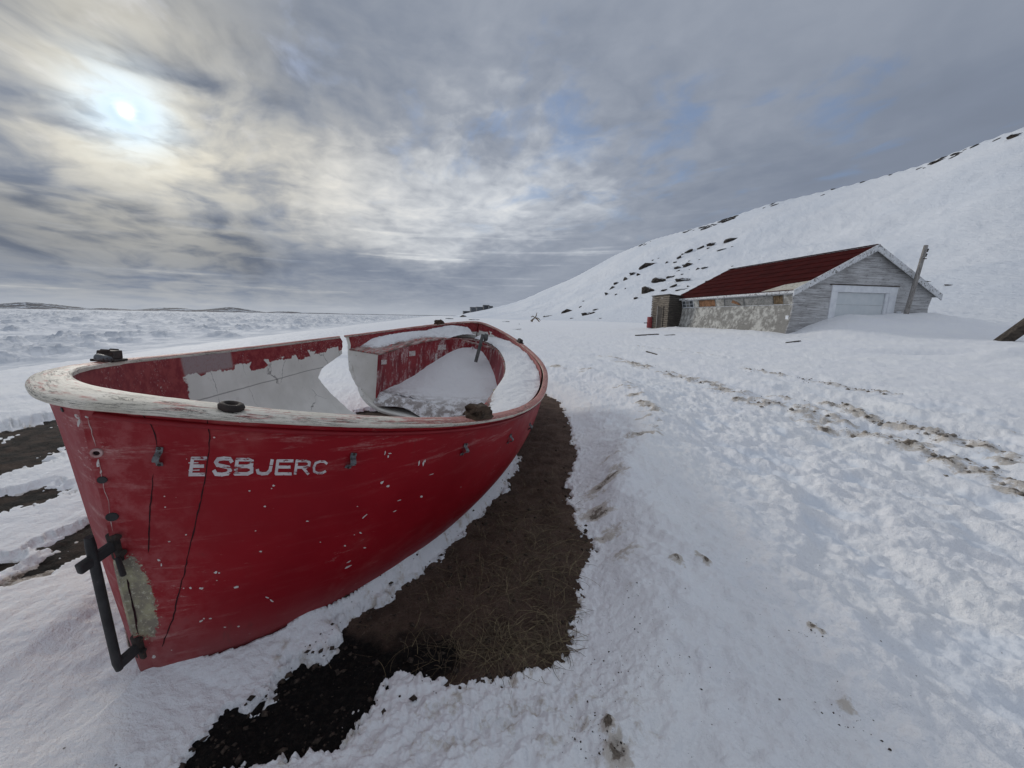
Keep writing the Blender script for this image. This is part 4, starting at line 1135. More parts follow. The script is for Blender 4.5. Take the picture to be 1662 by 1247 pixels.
o = MB().hexa([cp(185, 905, -.045), cp(195, 902, -.045), cp(195, 902, -.025), cp(185, 905, -.025), cp(195, 938, -.045), cp(207, 934, -.045), cp(207, 934, -.025), cp(195, 938, -.025)]).build('hinge_strap', MATS['black_pipe'], boat); bevel(o, .008)

# ---- lettering on the bow
GLYPH = {
    'E': [[(.0, .0), (0, 1)], [(0, 1), (1, 1)], [(0, .52), (.86, .52)], [(0, 0), (1, 0)]],
    'S': [[(1, .80), (.86, .97), (.5, 1), (.14, .95), (.03, .76), (.16, .58), (.5, .52), (.86, .44), (.98, .26), (.86, .06), (.5, 0), (.14, .03), (0, .22)]],
    'B': [[(0, 0), (0, 1)], [(0, 1), (.7, 1), (.93, .9), (.93, .64), (.7, .53), (0, .53)], [(.7, .53), (.97, .42), (1, .14), (.75, 0), (0, 0)]],
    'J': [[(.9, 1), (.86, .25), (.68, .03), (.35, 0), (.08, .08), (0, .28)]],
    'R': [[(0, 0), (0, 1)], [(0, 1), (.75, 1), (.98, .88), (.98, .62), (.75, .5), (0, .5)], [(.5, .5), (1, 0)]],
    'C': [[(1, .82), (.8, .98), (.45, 1), (.1, .86), (0, .5), (.08, .14), (.4, 0), (.75, .02), (.97, .16)]],
}
LET = [('E', 309, 744, 331, 770, 5.6), ('S', 347, 744, 373, 770, 6.2), ('B', 382, 746, 408, 769, 5.6), ('J', 417, 747, 441, 769, 5.2), ('E', 448, 748, 472, 769, 4.8), ('R', 479, 748, 500, 769, 4.4), ('C', 508, 749, 528, 768, 3.8)]
for ch, x0, y0, x1, y1, tw in LET:
    V = []; F = []
    h_ = y1-y0
    for st in GLYPH[ch]:
        P_ = [(x0+a_*(x1-x0)+b_*h_*.14, y1-b_*h_) for a_, b_ in st]
        # square ends reach half a stroke further
        for (xa, ya), (xb, yb) in zip(P_[:-1], P_[1:]):
            L_ = math.hypot(xb-xa, yb-ya); ux, uy = (xb-xa)/L_, (yb-ya)/L_; e = tw*.28
            xa, ya, xb, yb = xa-ux*e, ya-uy*e, xb+ux*e, yb+uy*e
            nx, ny = -uy*tw/2, ux*tw/2; k = len(V); ok = True
            for (qx, qy) in ((xa+nx, ya+ny), (xb+nx, yb+ny), (xb-nx, yb-ny), (xa-nx, ya-ny)):
                q = on_hull(qx, qy, .0010+.00006*len(F)); V.append(q)
            F.append((k, k+1, k+2, k+3))
    if all(v is not None for v in V): mesh_obj('letter', V, F, m_letter, boat)
# ghost of an older letter behind the first
for yy, e in ((751, 8), (763, 10), (772, 14)):
    P_ = [on_hull(a_, b_, .0006) for a_, b_ in ((306, yy-.4), (314+e, yy-.9), (314+e, yy+.9), (306, yy+1.2))]
    if all(p_ is not None for p_ in P_): mesh_obj('faded_letter_stroke', P_, [(0, 1, 2, 3)], m_letter, boat)

# ---- reflective patches inside
def patch_on(px, py, wpx, hpx, plane_fn):
    P_ = [plane_fn(px+a_*wpx/2, py+b_*hpx/2) for a_, b_ in ((-1, 1), (1, .8), (1, -1), (-1, -.8))]
    mesh_obj('reflective_patch', P_, [(0, 1, 2, 3)], MATS['sticker'], boat)
def on_tank(px, py):
    c0 = to_boat(CAMP); d = ray(px, py)@B_E.T; tt = np.linspace(3, 12, 4000); Q = c0+tt[:, None]*d
    g_ = Q[:, 1]-well_y(Q[:, 0], 1)*np.interp(Q[:, 2], [.06, 1], [.985, 1]); i = np.argmax((g_ > -.004) & (Q[:, 0] > .86)); return Q[i]-np.array([0, .002, 0])
for q in ((623, 588, 9, 8), (669, 574, 10, 9), (717, 564, 13, 9), (688, 615, 9, 7), (642, 628, 7, 7), (708, 583, 4, 20)): patch_on(*q, on_tank)
_Si, _Pi, _ = patch(1, cut_far, 1.0, 110, .035); _Si2, _Pi2, _ = patch(1, -1.0, cut_near, 150, .035); _Si3, _Pi3, _ = patch(-1, -1.0, 1.0, 200, .035)
IN_BVH = BVHTree.FromPolygons([Vector(v) for v in np.concatenate([_Pi.reshape(-1, 3), _Pi2.reshape(-1, 3)]).tolist()], np.concatenate([grid_faces(110, NV).reshape(-1, 4), grid_faces(150, NV).reshape(-1, 4)+110*NV]).tolist())
def on_inner(px, py):
    d = Vector(tuple(ray(px, py)@B_E.T)).normalized(); loc, nor, i, ds_ = IN_BVH.ray_cast(CAMB, d)
    if loc is None: return None
    return np.array(loc)-np.array(d)*.004
for q in ((446, 555, 14, 9), (528, 545, 10, 6), (607, 537, 9, 6), (662, 529, 11, 5), (122, 589, 13, 12)):
    if all(on_inner(q[0]+a_*q[2]/2, q[1]+b_*q[3]/2) is not None for a_ in (-1, 1) for b_ in (-1, 1)): patch_on(*q, on_inner)

# ---- snow lying in the boat
def grid_patch(name, X, Y, Z, dirt, label, cat=None):
    V = np.stack([X, Y, Z], -1).reshape(-1, 3)
    Vw = b_world(V)
    f = grid_faces(*X.shape).reshape(-1, 4)
    o = mesh_obj(name, Vw, f, m_bsnow, None, True, {'dirt': dirt.ravel()})
    bm = bmesh.new(); bm.from_mesh(o.data); bmesh.ops.recalc_face_normals(bm, faces=bm.faces); bm.to_mesh(o.data); bm.free()
    return tag(o, label, 'snow', kind='stuff')
xs = np.linspace(.72, 3.15, 110); us = np.linspace(-1, 1, 70)
X, U_ = np.meshgrid(xs, us, indexing='ij'); Yw = np.maximum(well_y(X, 1), .0)
X = X + .10*np.sin(U_*3)*(X < 1.0)
Y = U_*(Yw+.01)
Z = .20 + .06*sstep(.8, 1.3, X) + .60*sstep(1.3, 3.3, X)**1.25 + .06*U_**2 + .035*fbm(X/.35, Y/.35, 4, 81) - .16*sstep(.95, .72, X) + .10*sstep(.2, -.9, U_)*sstep(2.6, 1.0, X)
dirtw = sstep(1.5, .8, X)*.75
grid_patch('well_snow', X, Y, Z, dirtw, 'snow filling the well of the red boat')
for side in (-1, 1):
    xs = np.linspace(-1.45 if side < 0 else .95, 3.30, 130); us = np.linspace(0, 1, 34)
    X, U_ = np.meshgrid(xs, us, indexing='ij')
    so = np.clip(X/3.40, -1, .99); 
    vz = np.clip((bench_z(X)+.05)/(BP['z0']+np.where(so < 0, BP['dn'], BP['df'])*np.abs(so)**BP['se']), 0, 1)
    O_ = np.abs(b_surf(so, vz, side, .035)[..., 1]); I_ = np.maximum(np.abs(well_y(X, 1)), .0)
    Y = side*lerp(I_, O_, U_)
    prof = np.sin(np.clip(U_, 0, 1)*math.pi*.5)**.6
    if side < 0: d_ = .015+.085*prof*(1+.5*fbm(X/.5, Y/.4, 3, 83)) - .05*sstep(-.3, -.9, X)*(1-U_)**2 
    else: d_ = -.035+.13*sstep(.25, 1.0, U_+.35*fbm(X/.45, Y/.3, 4, 85))*sstep(.9, 1.5, X) + .12*sstep(2.5, 3.1, X)
    Z = bench_z(X)+.018+d_+.012*fbm(X/.08, Y/.08, 3, 87)
    grid_patch('bench_snow', X, Y, Z, .55*np.ones_like(X)*sstep(.03, .0, d_), ('snow lying along the near side bench of the red boat' if side < 0 else 'thin snow on the far side bench of the red boat'))
# small drift in the bow
a_ = np.linspace(-2.75, -1.4, 40); X, U_ = np.meshgrid(a_, np.linspace(-1, 1, 30), indexing='ij')
Y = U_*(b_half(X/3.4)*.60)
Z = .10 + .62*np.exp(-((X+2.35)/.42)**2)*np.clip(1-.55*U_, .3, 1.1)*.9 + .03*fbm(X/.3, Y/.3, 3, 89)
grid_patch('bow_snow', X, Y, Z, np.zeros_like(X), 'small white drift inside the near bow of the red boat')
# yellow scrap lying on the snow
q = boat_plane((805, 637), 2, .55)
o = MB().tube([b_world(q), b_world(q+np.array([.03, .02, .03]))], [.045, .03], 7).build('yellow_scrap', MATS['yellow_green']); tag(o, 'small yellow-green scrap on the snow in the boat well', 'scrap')

# ------------------------------------------------------------------ the boat shed
def board_mat(name, paint, wood, dark, lap, thr=(.42, .60), sc_=(1.2, 1.2, 7)):
    m, t = new_mat(name)
    oc = objco(t)
    n1 = t.noise(t.mapping(oc, scale=sc_), 1.6, 8, .7, .3); n2 = t.noise(t.mapping(oc, scale=(1, 1, 4)), 5, 7, .72); n3 = t.noise(oc, .5, 3, .5)
    c0 = t.mix(t.rng(t.m('ADD', n1, t.m('MULTIPLY', t.m('SUBTRACT', n3, .5), .5)), *thr), paint, wood)
    c0 = t.mix(t.rng(n2, .56, .66, 0, .85), c0, dark)
    finish(t, c0, .85, t.m('ADD', n1, n2), .5, .02, 0, .2)
    MATS[name] = m; return m
board_mat('flaking_white_boards', (.60, .60, .60), (.30, .292, .288), (.10, .095, .092), .16, (.40, .62), (.40, .40, 9))
board_mat('flaking_white_sheet', (.58, .57, .53), (.27, .26, .24), (.11, .104, .096), .16, (.38, .56), (1, 1.6, 1.6))
board_mat('weathered_boards', (.10, .088, .075), (.055, .048, .043), (.022, .02, .018), .16, (.4, .6))
board_mat('weathered_boards_brown', (.24, .205, .165), (.10, .085, .07), (.03, .025, .02), .16, (.4, .6))
simple('white_trim', (.70, .72, .75), (.80, .82, .84), 3, .7, .004, c3=(.40, .40, .40), s3=14, t3=(.62, .74))
simple('grey_trim', (.60, .61, .62), (.72, .73, .74), 3, .8, .006, c3=(.20, .19, .18), s3=9, t3=(.52, .64))
simple('door_paint', (.60, .64, .655), (.66, .69, .70), 1.5, .55, .003)
simple('roof_red', (.042, .0060, .0055), (.064, .0088, .0078), 1.3, .9, .01, spec=.05, c3=(.045, .012, .011), s3=8, t3=(.55, .65))
simple('bare_ply', (.46, .43, .36), (.58, .56, .50), 2, .8, .004, c3=(.28, .25, .2), s3=9)
simple('brown_ply', (.16, .075, .032), (.30, .15, .075), 2.2, .8, .004, stretch=(1, 2, 1), c3=(.09, .045, .022), s3=7)
simple('grey_board', (.20, .20, .195), (.30, .295, .28), 2.5, .85, .006, c3=(.10, .095, .09), s3=12)
simple('slat_brown', (.10, .065, .035), (.20, .14, .08), 6, .85)
simple('dark_pane', (.055, .06, .065), (.12, .13, .14), 2.0, .25)
simple('pole_wood', (.24, .225, .21), (.36, .34, .32), 6, .85, .006, stretch=(3, 3, .5), c3=(.09, .08, .075), s3=14, t3=(.54, .64))
simple('red_drum', (.24, .03, .035), (.32, .07, .07), 4, .6)
simple('old_timber', (.035, .028, .022), (.09, .072, .056), 5, .9, .01, stretch=(.5, 2, 2))

shed = empty('boat_shed', (SX, SY, SZ0), -SYAW, label='long weathered white shed with a red metal roof below the hill', cat='shed')
EW = SWE-.16
def uz(side, zf):      # outer wall profile: z -> half width
    return side*np.interp(zf, [-.6, 0, SHW*.45, SHW, SHE], [SWB+.12, SWB, (SWB+SWW)/2-.05, SWW, EW])
# gable boards, lapped; door opening left clear
DX0, DX1, DZ1 = -1.96, 1.72, 2.66
def gable(a0, front):
    mb = MB(); hb = .155; z = -.6
    def apex_half(zz_):
        if zz_ <= SHE: return float(uz(1, zz_))
        return EW*(SHR-.12-zz_)/(SHR-.12-SHE)
    while z < SHR-.15:
        z1 = z+hb
        w0 = apex_half(z); w1 = max(apex_half(min(z1, SHR-.13)), .02)
        jit = random.uniform(-.004, .006)
        spans = [(-w0, w0, -w1, w1)]
        if front and z < DZ1-.05:
            spans = [(-w0, DX0-.02, -w1, DX0-.02), (DX1+.02, w0, DX1+.02, w1)]
        for (l0, r0, l1, r1) in spans:
            s_ = -1 if front else 1
            o0 = s_*(.032+jit); o1 = s_*.010; bk = -s_*.06
            mb.hexa([(l0, a0+o0, z), (r0, a0+o0, z), (r0, a0+bk, z), (l0, a0+bk, z), (l1, a0+o1, z1+.012), (r1, a0+o1, z1+.012), (r1, a0+bk, z1+.012), (l1, a0+bk, z1+.012)])
        z = z1
    o = mb.build('clapboards', MATS['flaking_white_boards'], shed); o['kind'] = 'stuff'
    bm = bmesh.new(); bm.from_mesh(o.data); bmesh.ops.recalc_face_normals(bm, faces=bm.faces); bm.to_mesh(o.data); bm.free()
gable(0.0, True); gable(SL, False)
def wall_quad(name, side, a0, a1, z0, z1, mat, th=.05, out=0.0, parent=None, rows=1):
    mb = MB()
    for k in range(rows):
        za = lerp(z0, z1, k/rows); zb = lerp(z0, z1, (k+1)/rows)
        ua, ub = float(uz(side, za))+side*out, float(uz(side, zb))+side*out
        mb.hexa([(ua, a0, za), (ua, a1, za), (ua-side*th, a1, za), (ua-side*th, a0, za), (ub, a0, zb), (ub, a1, zb), (ub-side*th, a1, zb), (ub-side*th, a0, zb)])
    o = mb.build(name, mat, parent or shed)
    bm = bmesh.new(); bm.from_mesh(o.data); bmesh.ops.remove_doubles(bm, verts=bm.verts, dist=1e-4); bmesh.ops.recalc_face_normals(bm, faces=bm.faces); bm.to_mesh(o.data); bm.free()
    return o
for side in (-1, 1):
    for i, (a0, a1) in enumerate([(.02, 2.9), (2.9, 5.8), (5.8, 8.8), (8.8, SL-.02)]):
        wall_quad('wall_sheet', side, a0+.004, a1-.004, -.6, SHW-.005, MATS['flaking_white_sheet'], out=.004*(i % 2), rows=4)
WZ0, WZ1 = SHW+.03, SHW+.60
wins = [(1.06*K+.03, 2.60*K, 'slats'), (2.64*K, 7.0*K, 'board'), (7.04*K, 10.49*K, 'half'), (12.12*K, 15.79*K, 'ply'), (17.05*K, 20.9*K, 'panes')]
wall_quad('sill_board', -1, .02, SL-.02, SHW, WZ0, MATS['grey_trim'], .07, .03)
wall_quad('eave_board', -1, .02, SL-.02, WZ1, SHE-.02, MATS['grey_trim'], .05, .0)
edges = [.02]+[v for w_ in wins for v in w_[:2]]+[SL-.02]
for i in range(0, len(edges), 2):
    if edges[i+1]-edges[i] > .03: wall_quad('wall_pier', -1, edges[i], edges[i+1], WZ0, WZ1, MATS['flaking_white_sheet'], .05)
wall_quad('wall_upper', 1, .02, SL-.02, SHW, SHE-.02, MATS['flaking_white_sheet'])
for a0, a1, kind in wins:
    fr = MB()
    def wz(z_, off): return float(uz(-1, z_))+off
    def rect(mb, aa, ab, za, zb, o0, o1):
        mb.hexa([(wz(za, o0), aa, za), (wz(za, o0), ab, za), (wz(za, o1), ab, za), (wz(za, o1), aa, za), (wz(zb, o0), aa, zb), (wz(zb, o0), ab, zb), (wz(zb, o1), ab, zb), (wz(zb, o1), aa, zb)])
    f_ = .035
    rect(fr, a0+.003, a0+f_, WZ0+.002, WZ1-.002, -.018, .06); rect(fr, a1-f_, a1-.003, WZ0+.002, WZ1-.002, -.018, .06)
    rect(fr, a0+f_, a1-f_, WZ0+.002, WZ0+f_, -.016, .06); rect(fr, a0+f_, a1-f_, WZ1-f_, WZ1-.002, -.016, .06)
    win = fr.build('window', MATS['grey_board'] if kind != 'panes' else MATS['white_trim'], shed)
    ia, ib, iz, jz = a0+f_, a1-f_, WZ0+f_, WZ1-f_
    def pane(name, aa, ab, za, zb, mat, o0=.03):
        mb = MB(); rect(mb, aa, ab, za, zb, o0, o0+.02); return mb.build(name, mat, win)
    if kind == 'slats':
        for k in range(5):
            w_ = (ib-ia)/5; pane('slat', ia+k*w_+.006, ia+(k+1)*w_-.006, iz, jz-random.uniform(0, .05), MATS['slat_brown'], .02+.01*(k % 2))
    elif kind == 'board': pane('board', ia, ib, iz, jz, MATS['grey_board'], .012)
    elif kind == 'half':
        pane('board', ia, ib, iz+.0, jz, MATS['grey_board'], .03)
        mb = MB(); n = 10
        P0 = [(wz(iz, .012), ia+.25, iz)] + [(wz(iz+.36*math.sin(math.pi*.62*k/n), .012), ia+.30+(ib-ia-.32)*(1-k/n), iz+.40*math.sin(math.pi*(.25+.70*(k/n)))**.8) for k in range(n+1)]
        P0 = [(p_[0], p_[1], p_[2]) for p_ in P0]
        V = P0+[(p_[0]+.012, p_[1], p_[2]) for p_ in P0]; N_ = len(P0)
        o = mb.add(V, [tuple(range(N_)), tuple(range(2*N_-1, N_-1, -1))]+[(i, N_+i, N_+(i+1) % N_, (i+1) % N_) for i in range(N_)]).build('plywood', MATS['brown_ply'], win)
    elif kind == 'ply': pane('plywood', ia, ib, iz, jz, MATS['brown_ply'], .02)
    else:
        n = 4; w_ = (ib-ia)/n
        for k in range(n):
            pane('pane', ia+k*w_+.012, ia+(k+1)*w_-.012, iz, jz, MATS['dark_pane'] if k != 1 else MATS['grey_board'], .035)
            if k: pane('glazing_bar', ia+k*w_-.012, ia+k*w_+.012, iz, jz, MATS['white_trim'], .012)
        pane('glazing_bar', ia, ib, (iz+jz)/2-.012, (iz+jz)/2+.012, MATS['white_trim'], .008)
# roof
RA0, RA1 = -.34, SL+.25
slope = math.hypot(SWE, SHR-SHE)
NS = 7
for side in (-1, 1):
    n_ = np.array([side*(SHR-SHE), 0, SWE])/slope
    for k in range(NS):
        f0, f1 = k/NS-.012*(k > 0), (k+1)/NS
        p0 = np.array([side*SWE*f0, 0, lerp(SHR, SHE, f0)]); p1 = np.array([side*SWE*f1, 0, lerp(SHR, SHE, f1)])
        # upper edge of a sheet tucks under the one above
        p0 = p0+n_*.015; p1 = p1+n_*.045
        A0 = np.array([0, RA0+.03, 0]); A1 = np.array([0, RA1, 0]); th = n_*.03
        mb = MB().hexa([p0+A0-th, p1+A0-th, p1+A1-th, p0+A1-th, p0+A0, p1+A0, p1+A1, p0+A1])
        o = mb.build('roof_sheet', MATS['roof_red'], shed)
        bm = bmesh.new(); bm.from_mesh(o.data); bmesh.ops.recalc_face_normals(bm, faces=bm.faces); bm.to_mesh(o.data); bm.free()
    # decking below and rake board on the gable
    p0 = np.array([0, 0, SHR-.035]); p1 = np.array([side*(SWE-.02), 0, SHE-.035])
    mb = MB().hexa([p0+(0, RA0+.05, -.05), p1+(0, RA0+.05, -.05), p1+(0, RA1-.03, -.05), p0+(0, RA1-.03, -.05), p0+(0, RA0+.05, 0), p1+(0, RA0+.05, 0), p1+(0, RA1-.03, 0), p0+(0, RA1-.03, 0)]); mb.build('roof_deck', MATS['grey_board'], shed)
    p1 = np.array([side*SWE*1.01, 0, SHE-.01]); p0 = np.array([0, 0, SHR+.055])
    mb = MB().hexa([p0+(0, RA0-.03, -.36), p1+(0, RA0-.03, -.30), p1+(0, RA0+.03, -.30), p0+(0, RA0+.03, -.36), p0+(0, RA0-.03, 0), p1+(0, RA0-.03, .055), p1+(0, RA0+.03, .055), p0+(0, RA0+.03, 0)]); mb.build('rake_board', MATS['grey_trim'], shed)
    mb = MB().box((side*SWE*1.0-.03, RA0+.04, SHE-.13), (side*SWE*1.0+.012, RA1, SHE-.0)); mb.build('eave_fascia', MATS['grey_trim'], shed)
MB().bar((0, RA0, SHR+.055), (0, RA1, SHR+.055), .22, .03).build('ridge_cap', MATS['roof_red'], shed)
n_ = np.array([-(SHR-SHE), 0, SWE])/slope
rp = lambda f, a: tuple(np.array([-SWE*f, a, lerp(SHR, SHE, f)])+n_*.055)
rq = lambda f, a: tuple(np.array([-SWE*f, a, lerp(SHR, SHE, f)])+n_*.04)
q4 = [(.995, RA0+.04), (.995, 2.1), (.85, 1.2), (.80, RA0+.04)]
MB().hexa([rq(*v) for v in q4]+[rp(*v) for v in q4]).build('bare_roof_patch', MATS['bare_ply'], shed)
# big door in a white surround
MB().box((-2.38, -.085, -.3), (DX0, .02, DZ1+.001)).build('door_frame', MATS['white_trim'], shed)
MB().box((DX1, -.085, -.3), (2.22, .02, DZ1+.001)).build('door_frame', MATS['white_trim'], shed)
MB().box((-2.38, -.088, DZ1+.004), (2.24, .02, 3.05)).build('door_frame', MATS['white_trim'], shed)
MB().box((-2.5, -.12, 3.055), (2.3, .0, 3.10)).build('drip_board', MATS['old_timber'], shed)
MB().box((DX1-.22, -.05, -.3), (DX1-.003, .03, DZ1-.003)).build('door_jamb', MATS['white_trim'], shed)
door = MB().box((DX0+.003, .06, -.3), (DX1-.22, .10, DZ1-.003)).build('door', MATS['grey_board'], shed)
for k in range(4):
    z0 = -.2+k*.715; MB().box((DX0+.006, .035, z0), (DX1-.225, .06, z0+.705)).build('door_panel', MATS['door_paint'], door)
MB().box((DX0+.02, .015, 1.3), (DX0+.05, .035, 1.42)).build('door_handle', MATS['rusty_iron'], door)
MB().box((2.42, -.16, .7), (2.66, -.035, 1.62)).build('meter_box', MATS['white_trim'], shed)
MB().box((-2.62, .0, 0), (-2.60, .01, .01)).build('nail_plate', MATS['white_trim'], shed) if False else None
zq = 1.02; MB().box((float(uz(-1, zq))-.02, .10, zq), (float(uz(-1, zq))+.01, .30, zq+.22)).build('notice_plate', MATS['white_trim'], shed)

def shed_pt(u, a, z): return (SX+u*S_R[0]+a*S_A[0], SY+u*S_R[1]+a*S_A[1], SZ0+z)
pole = empty('utility_pole', shed_pt(2.30, -.62, .6), -SYAW, label='leaning grey wooden pole standing against the shed gable', cat='pole')
MB().tube([(0, 0, 0), (.30, .0, 2.4), (.60, 0, 4.80)], [.125, .115, .10], 12).build('shaft', MATS['pole_wood'], pole, 50)
for z_, e in ((4.45, .14), (4.18, .13)):
    u_ = .60*z_/4.8; o = MB().tube([(u_+.06, -.02, z_), (u_+e+.06, -.02, z_), (u_+e+.06, -.02, z_+.10)], .028, 8).build('bracket', MATS['rusty_iron'], pole)
    MB().tube([(u_+e+.06, -.02, z_+.09), (u_+e+.06, -.02, z_+.17)], [.05, .035], 10).build('insulator', MATS['black_pipe'], o, 40)
MB().box((.44, -.13, 4.02), (.66, .10, 4.06)).build('band', MATS['rusty_iron'], pole)

# plank lean-to at the back corner
sh_u1, sh_u0, sh_a0, sh_a1, sh_h = -SWW+.25, -SWW-1.28, SL-.75, SL+2.1, 2.98
shack = empty('plank_shack', shed_pt(sh_u0, sh_a0, -.3), -SYAW, label='small dark plank shack with a narrow door at the far end of the shed', cat='shack')
def plank_wall(p0, p1, h0, h1, mat, name, out, gap=None):
    mb = MB(); hb = .17; z = 0; p0 = np.array(p0); p1 = np.array(p1); d = (p1-p0)/np.linalg.norm(p1-p0); n_ = np.array(out)
    while z < max(h0, h1):
        t0 = random.uniform(-.012, .018); e0, e1 = random.uniform(-.02, .03), random.uniform(-.02, .03)
        zt0 = min(z+hb-.03, h0); zt1 = min(z+hb-.03, h1)
        if zt0-z > .02 or zt1-z > .02:
            a_, b_ = p0-d*e0, p1+d*e1
            mb.hexa([(*(a_+n_*(.03+t0)), z), (*(b_+n_*(.03+t0)), z), (*(b_-n_*.03), z), (*(a_-n_*.03), z), (*(a_+n_*(.012+t0)), max(zt0, z)), (*(b_+n_*(.012+t0)), max(zt1, z)), (*(b_-n_*.03), max(zt1, z)), (*(a_-n_*.03), max(zt0, z))])
        z += hb
    o = mb.build(name, mat, shack)
    bm = bmesh.new(); bm.from_mesh(o.data); bmesh.ops.recalc_face_normals(bm, faces=bm.faces); bm.to_mesh(o.data); bm.free(); o['kind'] = 'stuff'
wd, dp = sh_u1-sh_u0, sh_a1-sh_a0
plank_wall((0, dp), (0, 0), sh_h+.28, sh_h+.30, MATS['weathered_boards_brown'], 'plank_wall', (-1, 0))
plank_wall((0, 0), (wd, 0), sh_h+.30, sh_h+.12, MATS['weathered_boards'], 'plank_wall', (0, -1))
plank_wall((wd, dp), (0, dp), sh_h+.1, sh_h+.28, MATS['weathered_boards'], 'plank_wall', (0, 1))
MB().hexa([(-.08, -.08, sh_h+.30), (wd, -.08, sh_h+.12), (wd, dp+.08, sh_h+.12), (-.08, dp+.08, sh_h+.29), (-.08, -.08, sh_h+.36), (wd, -.08, sh_h+.18), (wd, dp+.08, sh_h+.18), (-.08, dp+.08, sh_h+.35)]).build('roof', MATS['weathered_boards'], shack)
MB().box((.06, .06, 0), (wd, dp-.06, sh_h+.05)).build('inner_wall', MATS['old_timber'], shack)
dr_ = MB().box((-.075, .78, .2), (-.045, 1.62, 2.25)).build('door', MATS['weathered_boards'], shack)
for yy in (.72, 1.62): MB().box((-.10, yy, .2), (-.045, yy+.09, 2.36)).build('door_post', MATS['pole_wood'] if yy > 1 else MATS['weathered_boards_brown'], dr_)
MB().box((-.05, .0, 0), (.05, .05, sh_h+.28)).build('corner_post', MATS['weathered_boards'], shack) if False else None
# red drum standing beside the shack
dp_ = shed_pt(sh_u0-.10, sh_a1-.05, -.45)
drum = empty('red_drum', dp_, label='small red drum with a white foot standing left of the plank shack', cat='drum')
mb = MB().tube([(0, 0, .55), (0, 0, .58), (0, 0, 1.0), (0, 0, 1.03), (0, 0, 1.06), (0, 0, 1.50), (0, 0, 1.55)], [.25, .27, .27, .29, .27, .27, .25], 16); mb.build('barrel', MATS['red_drum'], drum, 40)
MB().tube([(0, 0, 0), (0, 0, .54)], [.27, .24], 16).build('foot', MATS['white_trim'], drum, 40)
MB().box((-.55, -.04, .95), (-.26, .04, 1.02)).build('handle', MATS['rusty_iron'], drum)

# planks lying on the snow near the shack and tracks
def ground_board(px0, py0, px1, py1, w_, th, label, name='loose_board'):
    a_ = hit_ground(px0, py0); b_ = hit_ground(px1, py1)
    if a_ is None or b_ is None: return
    a_[2] += th*.25; b_[2] += th*.25
    o = MB().bar(a_, b_, w_, th).build(name, MATS['old_timber']); bevel(o, .01); tag(o, label, 'board', 'loose boards in the snow')
ground_board(1032, 545, 1068, 543, .22, .06, 'long dark board half buried in front of the plank shack')
ground_board(1080, 545, 1094, 544, .2, .05, 'short dark board by the corner of the plank shack')
ground_board(1277, 557, 1298, 554, .12, .05, 'thin dark stick on the snow before the shed gable')
ground_board(1049, 571, 1066, 576, .06, .04, 'thin dark stick on the snow between boat and shed')

# ------------------------------------------------------------------ rocks
def rock_mesh(seed, n=2):
    bm = bmesh.new(); bmesh.ops.create_icosphere(bm, subdivisions=n, radius=1)
    r2 = random.Random(seed)
    planes = [(Vector((r2.gauss(0, 1), r2.gauss(0, 1), r2.gauss(0, 1))).normalized(), r2.uniform(.38, .85)) for _ in range(15)]
    for v in bm.verts:
        for n_, d_ in planes:
            k_ = v.co.dot(n_)-d_
            if k_ > 0: v.co -= n_*k_
        v.co += Vector((r2.gauss(0, .03), r2.gauss(0, .03), r2.gauss(0, .03)))
    me = bpy.data.meshes.new('rock'); bm.to_mesh(me); bm.free(); me.materials.append(m_rock); return me
ROCKM = [rock_mesh(100+i) for i in range(9)]
def rock(px, py, wpx, hpx, label, group, tilt=0.0, bury=.45):
    p_ = hit_ground(px, py+hpx*.32)
    if p_ is None: return None
    D = math.hypot(p_[0], p_[1]); sc_ = np.linalg.norm(p_-CAMP)/FPX/ (1+((px-W/2)/FPX)**2*.5)**.5
    wd_, ht_ = max(wpx*sc_*.70, .05), max(hpx*sc_*.66, .04)
    o = bpy.data.objects.new('rock', random.choice(ROCKM)); col.objects.link(o)
    azr = math.atan2(p_[0], p_[1])
    o.scale = (wd_, wd_*random.uniform(.6, .9), ht_)
    o.rotation_euler = (0, -tilt, -azr+random.uniform(-.25, .25))
    o.location = (p_[0], p_[1], p_[2]+ht_*(.5-bury))
    return tag(o, label, 'rock', group)
Z3 = lambda a, b, c_, d: (960+a/6.39, 360+b/6.39, c_/6.39, d/6.39)
BIG = [((570, 700, 115, 95), 'large dark boulder just above the left corner of the plank shack'), ((680, 600, 130, 75), 'large dark boulder upslope of the plank shack roof'), ((930, 592, 130, 75), 'broad dark rock on the slope behind the shed roof, left end'),
       ((850, 660, 85, 36), 'flat dark rock between the plank shack and the shed roof'), ((750, 703, 75, 40), 'dark rock peeping over the plank shack roof'), ((560, 448, 165, 66), 'long dark outcrop halfway up the snowy slope left of the shed'),
       ((1430, 185, 115, 42), 'uppermost dark rock of the diagonal row above the shed roof'), ((1240, 226, 115, 44), 'second highest dark rock of the diagonal row above the shed roof'), ((990, 440, 90, 58), 'chunky dark rock in the middle of the slope above the shed')]
for q, lb in BIG: rock(*Z3(*q), lb, 'rock outcrops on the hillside', tilt=.25)
